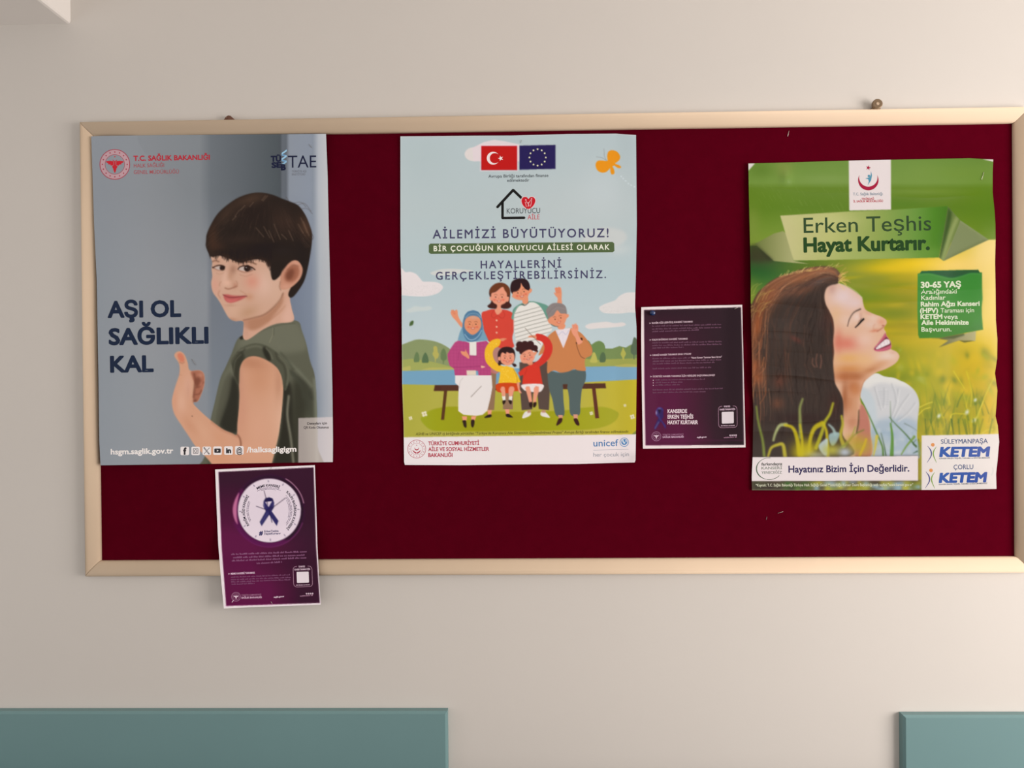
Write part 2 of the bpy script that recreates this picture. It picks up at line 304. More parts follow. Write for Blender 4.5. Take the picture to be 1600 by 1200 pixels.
    A.fill(B(300,520, 330,500, 340,540, 310,580), (110, 62, 48), .7, 1.4); A.line(B(292,480, 300,520, 296,580, 288,650), 3, (116, 68, 52), .75, 1); A.line(B(306,580, 340,570, 362,540), 1.6, (120, 70, 56), .8, .8)
    A.line(B(300,630, 330,625, 346,600), 1.6, (116, 68, 54), .8, .8); ab(340, 490, 20, 20, (192, 132, 108), .7); ab(345, 560, 14, 20, (182, 118, 96), .6); ab(300, 675, 14, 14, (96, 62, 50), .6)
    A.fill(B(172,340, 195,330, 215,350, 222,385, 200,395, 180,375), (206, 112, 86), .75, 1); A.line(B(185,395, 205,405, 222,396), 1.2, (170, 100, 76), .7, .6); A.line(B(186,480, 182,440, 186,410), 1.2, (186, 128, 104), .5, .6)
    A.line(B(180,486, 200,490), 1, (180, 120, 100), .6, .5); A.fill(ell(*b(278, 786), .9, .9), (110, 74, 58), .8, .3); ab(250, 600, 14, 60, (200, 146, 122), .5)
    A.clip = None
    # ---- rolled sleeve over the arm
    roll = B(558,385, 600,322, 640,290, 720,262, 800,272, 870,312, 940,372, 976,440, 980,520, 952,602, 936,570, 922,492, 880,425, 800,373, 720,352, 655,376, 622,440, 614,560, 582,500, 566,430)
    A.fill(roll, (84, 83, 68), soft=.6, name='shirt'); A.clip = A.mask(roll, soft=.6)
    A.fill(B(565,430, 600,350, 640,320, 655,376, 622,440, 614,560, 590,520), (56, 54, 44), .9, 1.6); A.line(B(600,325, 660,300, 740,280, 800,300), 3, (112, 110, 92), .7, 1.2); A.line(B(660,300, 640,320, 600,325), 2, (50, 48, 40), .6, 1)
    A.line(B(575,480, 590,390, 630,340), 2, (100, 99, 82), .6, .8); A.fill(B(786,300, 800,285, 830,310, 850,370, 830,390, 800,350), (42, 40, 33), .85, 1.2); A.line(B(812,295, 840,330, 856,372), 2, (122, 120, 100), .7, .8)
    A.line(B(880,330, 900,380, 940,420, 955,500, 945,580), 3, (62, 60, 49), .7, 1.2); A.line(B(905,350, 955,410, 972,480, 962,560), 2.5, (110, 109, 90), .65, 1.2); A.line(B(660,378, 720,356, 800,378, 880,428), 2, (48, 45, 38), .7, 1)
    A.clip = None
    # ---- pale note box
    Q = [(466.2, 653.2), (521, 651.5), (521, 730), (466, 730)]
    A.fill(Q, (226, 208, 203), .62, smooth=False, name='note_box', soft=.3)
    return A

def paint_family():
    A = Art(618, 202, 1002, 734, (178, 190, 187)); rg = random.Random(7)
    A.img[:] = grad([(205, (182, 193, 194)), (330, (183, 193, 192)), (430, (182, 196, 197)), (560, (193, 204, 205)), (600, (194, 204, 203))], 1)(*[v+o for v, o in zip(np.mgrid[0:A.h, 0:A.w][::-1].astype(float), (A.x0, A.y0))])
    A.blob(900, 330, 110, 60, (192, 197, 195), .6); A.blob(940, 300, 40, 40, (198, 204, 204), .5); A.blob(660, 240, 50, 50, (172, 184, 182), .4)
    K = view(620, 400, 6); W = view(690, 430, 8); G = view(840, 420, 6.667); D = view(690, 540, 6.154); L = view(620, 600, 8); R = view(800, 600, 8); T = view(790, 430, 10)
    cl = (226, 217, 211)
    # ---- clouds
    A.fill(K(-30,110, 40,112, 80,150, 125,148, 180,168, 215,205, 245,238, 300,240, 380,248, 425,275, 430,305, 390,345, 330,368, 240,380, 120,375, 50,368, -30,370), (229, 217, 214), name='cloud')
    for i in range(170): A.blob(*K(rg.uniform(60, 410), 365-rg.random()**1.5*90)[0], .5, .4, (203, 197, 192), .5)
    A.fill(K(315,158, 400,128, 500,120, 620,126, 720,138, 600,160, 480,182, 360,182), (212, 209, 202), .9, .4, name='cloud.001')
    A.fill(K(80,515, 130,490, 170,470, 240,478, 300,470, 330,490, 290,512, 200,518, 120,530), (203, 208, 203), .85, .6, name='cloud.002')
    A.fill(G(640,410, 680,375, 760,345, 810,325, 850,285, 920,250, 1000,245, 1100,245, 1100,440, 950,455, 870,465, 760,466, 680,455), (222, 214, 209), name='cloud.003')
    for i in range(130): A.blob(*G(rg.uniform(660, 1020), 452-rg.random()**1.5*60)[0], .5, .4, (200, 196, 190), .5)
    A.fill(G(495,600, 540,572, 620,560, 720,552, 800,566, 880,558, 920,578, 880,600, 760,612, 640,620, 540,628), (226, 214, 208), .95, .4, name='cloud.004')
    A.fill(ell(741, 241, 15, 11), (222, 210, 204), name='cloud.005'); A.fill([(738, 231), (756, 222), (772, 218.5), (790, 221), (812, 226), (812, 252), (740, 252)], (225, 208, 208), name='cloud.005', smooth=False)
    A.fill(ell(945, 372, 35, 16, -4), (204, 203, 198), .8, 2); A.blob(965, 390, 20, 8, (203, 206, 202), .6); A.fill(ell(848, 436, 12, 5), (190, 197, 195), .4, 1)
    # ---- hills, lake, lawn
    A.fill(K(-60,860, 50,830, 130,800, 200,782, 320,792, 400,815, 460,845, 510,880, 600,950, 700,1100, -60,1100), (138, 148, 102), name='landscape')
    A.fill(K(-60,985, 60,972, 150,965, 260,980, 350,995, 440,1020, 560,1050, 700,1090, -60,1120), (161, 165, 92), name='landscape')
    A.fill(K(55,1070, 60,1045, 100,1035, 125,1030, 130,1060, 115,1085, 60,1085), (186, 178, 98), .9, .4); A.fill(K(215,1080, 290,1050, 400,1045, 540,1052, 540,1090, 350,1095, 260,1092), (184, 176, 96), .9, .5)
    A.fill(G(430,760, 520,745, 560,790, 600,765, 640,752, 690,775, 705,830, 780,830, 850,805, 920,820, 970,790, 1060,780, 1060,1000, 430,1000), (122, 140, 86), smooth=False, name='landscape')
    A.fill(G(430,935, 640,945, 800,940, 950,935, 1060,930, 1060,1030, 430,1030), (160, 162, 84), smooth=False, name='landscape')
    A.fill(G(560,830, 575,785, 620,755, 665,758, 700,800, 700,860, 670,920, 625,950, 590,920), (112, 136, 82), name='landscape')
    A.fill(G(480,760, 530,748, 560,800, 600,900, 500,900), (108, 130, 84), name='landscape')
    A.fill(G(545,970, 560,920, 575,875, 595,872, 615,920, 622,970, 590,980), (188, 180, 92), name='landscape'); A.fill(G(645,965, 650,910, 670,872, 695,875, 710,920, 705,965, 675,975), (88, 108, 76), name='landscape')
    A.fill(G(890,820, 905,850, 920,885, 905,920, 897,950, 888,945, 880,920, 865,890, 878,850), (182, 176, 86), name='landscape'); A.fill(G(985,780, 1000,720, 1020,718, 1040,760, 1050,880, 1012,900, 1010,940, 1000,940, 998,900, 970,870, 975,800), (92, 108, 84), name='landscape')
    for P, c in [(K(160,990, 165,940, 185,900, 205,920, 212,985, 190,995), (106, 126, 84)), (K(235,995, 245,940, 268,905, 290,940, 298,995, 265,1002), (90, 112, 78)), (K(345,850, 375,850, 385,900, 395,920, 385,955, 368,965, 365,990, 358,990, 355,960, 335,920, 345,890), (182, 172, 92)), (K(415,900, 440,865, 460,900, 468,960, 445,985, 440,1012, 432,1008, 432,985, 412,960), (108, 126, 84))]: A.fill(P, c, name='landscape')
    lake = grad([(626, (118, 160, 184)), (800, (118, 160, 186)), (994, (130, 168, 192))])
    A.fill([(610, 580), (1010, 571), (1010, 602), (610, 604)], lake, smooth=False, name='landscape'); A.fill(G(800,1010, 860,1000, 940,990, 1060,1005, 1060,1022, 860,1022), (184, 174, 92), .95, .4)
    lawn = grad([(626, (172, 166, 66)), (690, (178, 170, 74)), (800, (176, 168, 62)), (900, (184, 172, 72)), (994, (198, 178, 52))])
    A.fill([(610, 600), (700, 602), (850, 601), (900, 598), (1010, 592), (1010, 690), (610, 690)], lawn, smooth=False, name='landscape')
    dk = grad([(658, (156, 160, 40)), (740, (154, 150, 12)), (800, (158, 150, 8)), (880, (160, 158, 34)), (970, (168, 164, 50))])
    A.fill(L(305,460, 320,400, 400,340, 500,305, 640,285, 800,290, 1000,340, 1300,345, 1600,350, 1800,342, 2100,330, 2300,300, 2520,285, 2650,300, 2760,350, 2770,400, 2720,470, 2600,530, 2400,568, 2000,580, 1500,585, 1000,590, 600,590, 420,570), dk, soft=.5, name='landscape')
    A.fill([(984, 681), (996, 671), (996, 683), (984, 683)], (130, 140, 70), smooth=False)
    # ---- bench
    bc = (88, 54, 42)
    A.fill(L(475,15, 1000,10, 1000,85, 460,88), (84, 50, 40), smooth=False, name='landscape'); A.fill(D(0,380, 1000,372, 1575,362, 1582,410, 1000,425, 0,435), bc, smooth=False, name='landscape')
    A.fill(L(590,85, 630,85, 592,448, 552,448), (92, 58, 36), smooth=False, name='landscape'); A.fill(D(1445,405, 1480,405, 1515,698, 1478,700), (98, 54, 42), smooth=False, name='landscape')
    for P, r in [(L(345,375), 4), (L(172,427), 2.6), (R(1412,268), 2), (R(992,366), 2.6), (R(1505,410), 3.4)]:
        for a in range(4): A.fill(ell(P[0][0]+r*.6*math.cos(a*1.57+.5), P[0][1]+r*.6*math.sin(a*1.57+.5), r*.62, r*.5, a*90+28), (232, 222, 196), .95)
        A.fill(ell(P[0][0], P[0][1], r*.3, r*.3), (170, 150, 80), .9)
    A.fill(K(120,652, 125,620, 150,605, 158,620, 148,648), (82, 104, 60), name='landscape'); A.line(K(120,655, 152,612), .7, (60, 84, 44))
    S1, S2, S3 = (228, 146, 110), (232, 152, 122), (222, 138, 100)
    def face(cx, cy, w, e, eyes=True, tilt=0, blush=True):
        c, s = math.cos(math.radians(tilt)), math.sin(math.radians(tilt)); q = lambda x, y: (cx+w*(x*c-y*s), cy+w*(x*s+y*c))
        for k in (-1, 1):
            A.fill(ell(*q(k*.4, -.02), .75*e, .85*e), (58, 34, 28), 1)
            A.line([q(k*.4-.18, -.3), q(k*.4, -.38), q(k*.4+.18, -.28)], .7, (120, 66, 46), .75)
            if blush: A.blob(*q(k*.55, .34), w*.16, w*.12, (224, 92, 72), .75)
        A.line([q(0, .02), q(-.04, .2), q(.05, .24)], .6, (176, 92, 66), .7); A.fill([q(-.24, .4), q(0, .47), q(.28, .38), q(.12, .6), q(-.1, .6)], (232, 214, 200), .9); A.line([q(-.24, .4), q(-.1, .6), q(.12, .6), q(.28, .38)], .8, (190, 70, 56), .85); A.line([q(-.24, .4), q(0, .47), q(.28, .38)], .6, (190, 70, 56), .8)
    # ---- mother, standing, red blouse
    N = 'mother_figure'
    A.fill(D(470,200, 530,200, 520,400, 505,620, 437,622, 445,560), (146, 112, 84), smooth=False, name=N); A.fill(D(590,440, 690,440, 685,612, 590,612), (148, 114, 88), smooth=False, name=N)
    A.fill(D(442,620, 482,620, 478,665, 445,668), S2, smooth=False, name=N); A.fill(D(610,612, 652,612, 652,665, 620,662), S2, smooth=False, name=N)
    A.fill(D(410,692, 440,668, 475,660, 478,685, 440,694), (46, 34, 28), name=N); A.fill(D(618,660, 645,656, 675,678, 685,692, 640,690, 620,680), (46, 34, 28), name=N)
    A.fill(W(640,700, 740,880, 720,1200, 600,1200, 580,1000), (190, 110, 104), name=N); A.fill(W(640,840, 730,880, 720,1200, 640,1180), (176, 130, 120), .8)
    A.fill(W(600,180, 640,130, 720,95, 790,105, 840,150, 858,220, 852,300, 850,340, 875,380, 840,415, 780,420, 740,410, 700,420, 640,418, 600,412, 572,385, 610,350, 620,310, 595,240), (72, 40, 36), name=N)
    A.fill(W(600,225, 605,170, 660,112, 725,94, 795,110, 845,160, 855,225, 840,260, 780,200, 760,140, 700,180, 640,215), (110, 60, 38), name=N)
    A.fill(W(500,480, 560,445, 640,425, 700,440, 770,430, 840,445, 905,490, 908,560, 900,700, 885,770, 890,830, 900,900, 760,920, 560,800, 520,640), (212, 72, 58), name=N)
    A.fill(W(600,280, 622,270, 632,310, 612,318), S2, name=N); A.fill(W(815,275, 842,272, 838,320, 812,330), S2, name=N)
    A.fill(W(622,230, 680,205, 760,145, 790,190, 815,230, 818,310, 790,350, 745,375, 742,410, 760,440, 700,496, 665,440, 690,405, 690,370, 650,345, 625,300), S2, name=N)
    A.line(W(665,420, 622,500, 655,535, 700,500), .7, (170, 48, 40), .7); A.line(W(755,430, 790,500, 755,540, 705,500), .7, (170, 48, 40), .7); A.line(W(700,500, 692,760), .5, (180, 52, 44), .5)
    for y in (565, 645, 718): A.fill(ell(*W(688, y)[0], 1.4, 1.4), (240, 190, 160), 1)
    A.line(W(525,640, 560,770, 600,830), .6, (172, 50, 42), .5); A.line(W(890,560, 880,700), .6, (172, 50, 42), .4); face(*W(716,275)[0], 12.5, 1.1)
    # ---- father, standing, striped shirt
    N = 'father_figure'
    A.fill(D(748,160, 1040,150, 1040,460, 1032,622, 935,610, 920,460, 880,460, 872,612, 770,622, 752,400), (92, 74, 66), smooth=False, name=N)
    A.fill(D(800,640, 850,632, 860,660, 830,685, 775,698), (228, 218, 208), name=N); A.fill(D(955,640, 985,632, 1020,660, 1042,692, 1000,688, 955,672), (228, 218, 208), name=N); A.fill(D(825,622, 860,622, 856,645, 826,648), (190, 140, 116), smooth=False); A.fill(D(960,622, 1000,622, 1000,645, 965,645), (190, 140, 116), smooth=False)
    A.fill(W(885,480, 900,420, 960,370, 1040,340, 1120,325, 1230,345, 1330,385, 1345,450, 1330,560, 1200,560, 900,560), (104, 150, 132), name=N)
    A.fill(W(1330,560, 1390,630, 1470,640, 1400,560), (74, 110, 104), name=N)
    body = W(905,520, 925,450, 970,385, 1030,372, 1080,345, 1150,340, 1210,370, 1260,430, 1300,510, 1340,590, 1375,640, 1370,700, 1300,760, 1250,880, 1220,930, 1150,960, 940,930, 930,860, 920,760, 905,640)
    A.fill(body, (230, 222, 212), name=N); A.clip = A.mask(body)
    for i in range(9): A.line(W(880,490+i*50, 1100,430+i*49, 1400,350+i*50), .9, (128, 124, 114), .8, smooth=False)
    A.clip = None
    A.line(W(955,385, 905,480, 898,640, 915,780), .7, (210, 200, 190), .6); A.fill(W(1010,340, 1015,280, 1075,270, 1080,340, 1040,362), S1, name=N); A.line(W(1000,362, 1040,378, 1085,345), 1.2, (90, 80, 74))
    A.fill(W(868,210, 858,150, 880,80, 940,45, 1000,38, 1060,55, 1098,110, 1105,190, 1080,240, 980,240, 900,240), (52, 32, 36), name=N)
    A.fill(W(880,262, 895,240, 915,255, 915,275, 890,278), S3, name=N); A.fill(W(1085,205, 1105,168, 1128,175, 1128,200, 1105,225, 1085,228), S1, name=N)
    A.fill(W(890,215, 945,200, 985,150, 992,95, 1010,130, 1050,175, 1090,195, 1090,240, 1070,285, 1030,310, 985,312, 930,300, 895,275), S1, name=N)
    face(*W(992,215)[0], 12.5, 1.1, tilt=-12)
    # ---- grandfather, seated, tan jumper
    N = 'grandfather_figure'
    A.fill(W(1415,165, 1428,155, 1440,150, 1452,158, 1462,142, 1472,148, 1480,152, 1492,160, 1502,220, 1500,300, 1502,360, 1448,360, 1450,290, 1428,262, 1405,225, 1408,212, 1425,225), S1, name=N)
    for a in (1436, 1454, 1474): A.line(W(a, 162, a+2, 222), .8, (206, 100, 74), .7)
    A.fill(D(1020,255, 1060,245, 1130,260, 1220,240, 1330,228, 1382,240, 1385,330, 1350,420, 1335,560, 1325,665, 1240,662, 1225,500, 1205,400, 1170,400, 1172,520, 1178,668, 1100,670, 1065,520, 1030,400), (88, 100, 98), name=N)
    A.fill(D(1165,372, 1212,370, 1210,398, 1190,402, 1165,400), bc, smooth=False)
    A.fill(D(1120,668, 1165,668, 1162,705, 1128,705), (214, 150, 124), smooth=False, name=N); A.fill(D(1265,662, 1310,662, 1308,705, 1272,705), (214, 150, 124), smooth=False, name=N)
    A.fill(D(1128,700, 1160,698, 1155,735, 1120,765, 1102,765, 1112,730), (64, 36, 32), name=N); A.fill(D(1270,705, 1300,700, 1318,730, 1325,765, 1300,766, 1278,735), (64, 36, 32), name=N)
    tan = (202, 128, 80)
    A.fill(G(100,1080, 100,900, 60,880, 10,900, 60,780, 110,700, 190,640, 260,640, 340,615, 440,660, 500,720, 550,790, 570,840, 560,900, 500,935, 492,1000, 500,1060, 420,1058, 380,1045, 320,1070, 240,1082, 180,1060, 140,1068), tan, name=N)
    A.fill(G(185,640, 260,625, 345,615, 310,720, 268,828, 230,740), (230, 216, 218), smooth=False, name=N); A.line(G(200,655, 215,690, 258,655, 295,685, 325,640), .8, (180, 176, 196), .8); A.line(G(262,660, 266,800), .5, (200, 190, 210), .6)
    A.fill(G(205,580, 285,580, 280,620, 250,632, 215,625), S1, name=N)
    A.fill(G(100,475, 88,440, 110,395, 150,362, 200,355, 260,365, 295,400, 305,470, 280,490, 150,520, 112,520), (140, 128, 124), name=N)
    A.fill(G(105,530, 120,520, 135,540, 140,575, 115,560), S3, name=N); A.fill(G(298,480, 320,472, 325,495, 305,515, 295,515), S1, name=N)
    A.fill(G(120,545, 125,510, 165,485, 205,432, 240,465, 298,470, 302,510, 290,550, 270,590, 230,605, 180,595, 140,575), S1, name=N)
    A.line(G(100,480, 150,420, 200,385, 260,390), .7, (118, 108, 106), .6); A.line(G(150,440, 210,405, 290,420), .6, (164, 152, 148), .6)
    face(*G(212,520)[0], 11.5, 1.1, tilt=-14, blush=False); A.line(G(140,580, 180,600, 215,602), 1, (84, 100, 92), .8)
    A.fill(G(345,618, 360,625, 358,590, 368,575, 378,585, 385,568, 395,575, 402,565, 408,582, 420,590, 425,630, 418,665, 440,720, 470,760, 420,788, 395,720, 365,680), S2, name=N)
    for a in (372, 388, 404): A.line(G(a, 585, a+4, 622), .7, (206, 104, 80), .7)
    A.line(G(400,770, 420,840, 450,910, 490,935), .9, (110, 66, 48), .8); A.fill(G(445,722, 465,720, 468,745, 455,742), (76, 48, 38)); A.fill(G(400,762, 412,775, 406,785), (76, 48, 38)); A.line(G(470,725, 530,780, 565,840), .7, (176, 104, 60), .5)
    # ---- grandmother, seated, headscarf
    N = 'grandmother_figure'
    A.fill(W(112,470, 120,450, 118,435, 135,435, 148,430, 160,445, 185,430, 200,450, 205,500, 230,560, 262,610, 262,660, 235,640, 180,570, 135,520), S1, name=N)
    for P in (W(130,450, 160,490), W(150,445, 172,485)): A.line(P, .7, (204, 104, 78), .7)
    A.fill(D(195,680, 245,680, 240,720, 205,722), S2, smooth=False, name=N); A.fill(D(285,680, 335,675, 318,722, 286,722), S2, smooth=False, name=N)
    A.fill(D(200,722, 232,720, 240,760, 236,790, 215,778, 205,745), (54, 38, 32), name=N); A.fill(D(284,718, 315,716, 314,760, 300,788, 284,770), (54, 38, 32), name=N)
    A.fill(D(130,285, 480,285, 488,400, 470,500, 440,625, 395,665, 340,675, 280,672, 210,665, 160,630, 160,500, 165,390, 130,360), (231, 220, 214), smooth=False, name=N); A.line(D(205,310, 178,350, 172,410), .8, (190, 180, 174), .7)
    pk = (184, 74, 122)
    jacket = W(80,1060, 72,990, 110,920, 165,840, 210,815, 300,830, 360,850, 430,840, 560,820, 600,860, 590,940, 600,1060, 612,1130, 618,1252, 462,1252, 455,1195, 340,1195, 335,1252, 165,1252, 155,1170, 100,1130)
    A.fill(jacket, pk, smooth=False, name=N); A.clip = A.mask(jacket, smooth=False)
    for i in range(14): A.line(W(60+i*42, 820, 70+i*42, 1380), .6, (158, 58, 106), .5); A.line(W(60, 850+i*42, 640, 858+i*42), .6, (160, 60, 106), .45)
    A.clip = None
    A.fill(W(348,830, 435,830, 436,1005, 350,1000), (230, 222, 212), smooth=False, name=N); A.fill(D(240,238, 330,238, 332,285, 242,285), (226, 206, 184), smooth=False)
    A.line(W(150,1150, 260,1150, 420,1140, 520,1130), .7, (140, 44, 92), .8); A.line(W(205,1060, 215,960), .7, (140, 44, 92), .7); A.line(W(350,1010, 440,1005), .8, (150, 50, 98), .7)
    A.fill(W(240,950, 290,955, 300,925, 315,960, 345,1010, 340,1045, 300,1020, 255,990), S1, name=N); A.fill(W(495,1130, 545,1145, 500,1160), (232, 176, 150), name=N)
    A.fill(W(200,815, 225,720, 260,640, 275,560, 285,500, 330,452, 400,438, 460,460, 495,510, 512,600, 530,690, 560,760, 585,815, 520,820, 400,832, 280,828), (120, 158, 178), smooth=False, name=N)
    A.fill(W(262,640, 275,540, 320,462, 395,440, 465,465, 502,540, 512,640, 500,740, 450,810, 380,832, 320,820, 275,740), (84, 122, 152), name=N); A.line(W(300,530, 345,485, 400,475, 455,490, 490,530), 1.5, (126, 160, 182), .9); A.line(W(285,560, 320,500, 390,470, 470,500), .6, (60, 92, 120), .5)
    A.line(W(290,740, 340,800, 400,805, 460,760, 500,690), 1, (180, 206, 220), .9); A.line(W(310,740, 360,770, 420,760, 470,710), .8, (62, 98, 128), .7)
    A.fill(W(285,610, 300,550, 350,515, 410,510, 465,530, 492,580, 490,650, 450,710, 390,745, 340,720, 295,670), (224, 144, 106), name=N); A.blob(*W(400,530)[0], 8, 3, (206, 168, 150), .6)
    face(*W(390,615)[0], 12.2, 1.1)
    # ---- girl in yellow
    N = 'girl_figure'
    A.fill(W(740,810, 720,880, 660,920, 640,980, 660,1060, 720,1120, 800,1150, 770,1210, 690,1200, 600,1140, 550,1070, 538,970, 560,890, 620,820, 690,795), (238, 182, 48), smooth=True, name=N)
    A.fill(W(725,800, 770,788, 815,795, 790,810, 760,825, 735,815), S1, name=N); A.line(W(745,805, 800,800), .6, (206, 104, 76), .7)
    A.fill(D(565,215, 620,195, 690,215, 730,280, 762,350, 730,362, 640,368, 545,362, 560,290), (240, 186, 46), smooth=False, name=N)
    for i in range(70):
        x, y = rg.uniform(560, 720), rg.uniform(215, 355); A.blob(*D(x, y)[0], .5, .5, (250, 216, 120), .7)
    for i in range(30):
        t = rg.uniform(2.2, 4.6); rr = rg.uniform(110, 170); A.blob(*W(715+rr*math.cos(t), 985+rr*math.sin(t)*1.1)[0], .5, .5, (250, 216, 120), .7)
    A.line(D(690,225, 720,290, 728,360), .7, (150, 96, 30), .7); A.fill(D(538,365, 730,365, 745,430, 700,440, 640,458, 570,452, 528,432), (206, 72, 30), name=N)
    A.fill(D(725,360, 748,360, 752,420, 770,455, 748,452, 735,420), S2, name=N)
    for P in (D(565,420, 580,395, 605,400, 612,440, 612,490, 585,490, 575,450), D(645,420, 660,395, 690,395, 702,420, 690,450, 678,490, 650,490)): A.fill(P, S2, name=N); A.line(P[:4], .7, (212, 110, 84), .8)
    A.fill(D(580,488, 614,486, 614,530, 590,532), (232, 224, 210), smooth=False, name=N); A.fill(D(648,488, 682,486, 676,530, 645,530), (232, 224, 210), smooth=False, name=N)
    A.fill(D(585,532, 615,525, 612,550, 592,568), (52, 36, 30), name=N); A.fill(D(642,525, 675,530, 672,562, 655,560), (52, 36, 30), name=N)
    A.fill(W(705,1095, 735,1080, 745,1115, 715,1130), (58, 36, 34), name=N); A.fill(W(880,1110, 915,1105, 938,1130, 910,1148), (58, 36, 34), name=N)
    A.fill(W(702,1020, 712,950, 760,905, 830,895, 890,915, 918,970, 915,1050, 880,1110, 780,1120, 720,1090), (52, 34, 34), name=N); A.fill(W(705,1030, 730,1020, 735,1060, 712,1065), S2, name=N)
    A.fill(W(735,1050, 742,990, 765,965, 800,985, 815,960, 850,975, 895,975, 912,1020, 900,1085, 850,1125, 800,1125, 750,1095), S2, name=N); face(*W(825,1038)[0], 10.5, 1.05)
    # ---- boy in red
    N = 'boy_figure'
    A.fill(W(1180,735, 1260,742, 1340,790, 1385,880, 1375,980, 1320,1070, 1230,1140, 1180,1160, 1140,1110, 1210,1060, 1270,970, 1285,890, 1250,830, 1185,805), (210, 58, 48), name=N)
    A.fill(W(1080,775, 1110,752, 1175,755, 1185,790, 1130,780), S1, name=N); A.line(W(1095,770, 1165,768), .6, (200, 100, 74), .8)
    A.fill(D(735,262, 790,215, 860,180, 940,190, 955,280, 972,370, 870,372, 775,370, 785,280, 755,295), (214, 60, 46), smooth=False, name=N)
    A.fill(D(775,375, 970,372, 965,430, 930,448, 880,446, 830,440, 790,425), (236, 220, 214), name=N)
    for P in (D(805,410, 815,392, 845,392, 858,440, 872,545, 842,545, 825,480), D(888,410, 905,388, 935,395, 935,440, 915,500, 908,548, 880,548, 884,470)): A.fill(P, S2, smooth=False, name=N)
    A.fill(D(845,548, 872,545, 872,590, 855,598, 842,575), (52, 34, 30), name=N); A.fill(D(885,548, 912,546, 908,580, 885,596, 880,575), (52, 34, 30), name=N)
    A.line(D(820,225, 800,280), .7, (150, 40, 34), .6); A.fill(W(1060,1080, 1130,1070, 1135,1115, 1090,1120), S1, name=N)
    for x, y, r in [(975,870,45), (1040,865,45), (1110,865,45), (960,920,34), (1165,910,38), (1010,910,60), (1100,900,60), (1000,960,30), (1185,950,20)]: A.fill(ell(*W(x, y)[0], r/8, r/8), (66, 36, 36), name=N)
    A.fill(W(980,1010, 1000,990, 1010,1040, 990,1050), S1, name=N); A.fill(W(1150,975, 1180,952, 1190,975, 1160,1010), S1, name=N)
    A.fill(W(985,1040, 1000,985, 1050,945, 1110,930, 1155,970, 1165,1020, 1140,1075, 1080,1100, 1010,1095), S2, name=N); face(*W(1072,1008)[0], 10.5, 1.05, tilt=-14)
    # ---- flags, banner, white foot
    A.fill([(752, 228), (808, 228), (808, 265.7), (752, 265.7)], (190, 2, 26), smooth=False, name='red_flag'); A.fill([(811.5, 227.5), (868, 226.3), (868, 264), (811.5, 265.2)], (44, 36, 84), smooth=False, name='blue_flag')
    for P in ([(750.5, 227), (809, 227), (809, 267), (750.5, 267), (750.5, 227)],): A.line(P, 1, (232, 208, 208), .8, smooth=False)
    A.fill([(600, 683.6), (1010, 678.4), (1010, 740), (600, 740)], grad([(626, (232, 220, 218)), (800, (234, 220, 215)), (994, (238, 222, 220))]), smooth=False, name='footer')
    A.blob(990, 715, 8, 10, (212, 198, 194), .7, 40); A.line([(632, 724), (990, 720)], .8, (210, 196, 194), .5)
    bf = (232, 146, 18)
    A.fill(T(1630,-1560, 1630,-1560, 1630,-1560), bf)
    V = view(800, 200, 8)
    for P in (V(1190,350, 1205,295, 1250,278, 1310,295, 1350,350, 1340,400, 1290,440, 1230,470, 1200,420), V(1200,430, 1180,415, 1110,405, 1060,420, 1045,470, 1070,530, 1130,558, 1190,540, 1230,480), V(1180,410, 1250,420, 1290,455, 1240,485, 1200,460), V(1225,490, 1250,480, 1275,520, 1278,570, 1240,575), V(1270,455, 1300,450, 1360,480, 1350,502, 1310,492)): A.fill(P, bf, name='butterfly'); 
    A.line(V(1180,405, 1155,350, 1148,260), .6, (120, 120, 120), .8); A.line(V(1180,405, 1120,370, 1055,362), .6, (120, 120, 120), .8)
    for x, y in ((1365,605), (1390,632), (1420,662), (1455,695), (1490,715), (1530,735)): A.fill(ell(*V(x, y)[0], 1.3, 1.1), (216, 222, 222), .85)
    A.line([(626, 213.6), (745, 212.6), (880, 210), (962, 209.4), (994, 211.6)], 1.2, (226, 208, 206), .6, smooth=False); A.line([(626.3, 213), (626.5, 400), (629, 600), (632, 726)], 1, (214, 208, 206), .5, smooth=False)
    return A

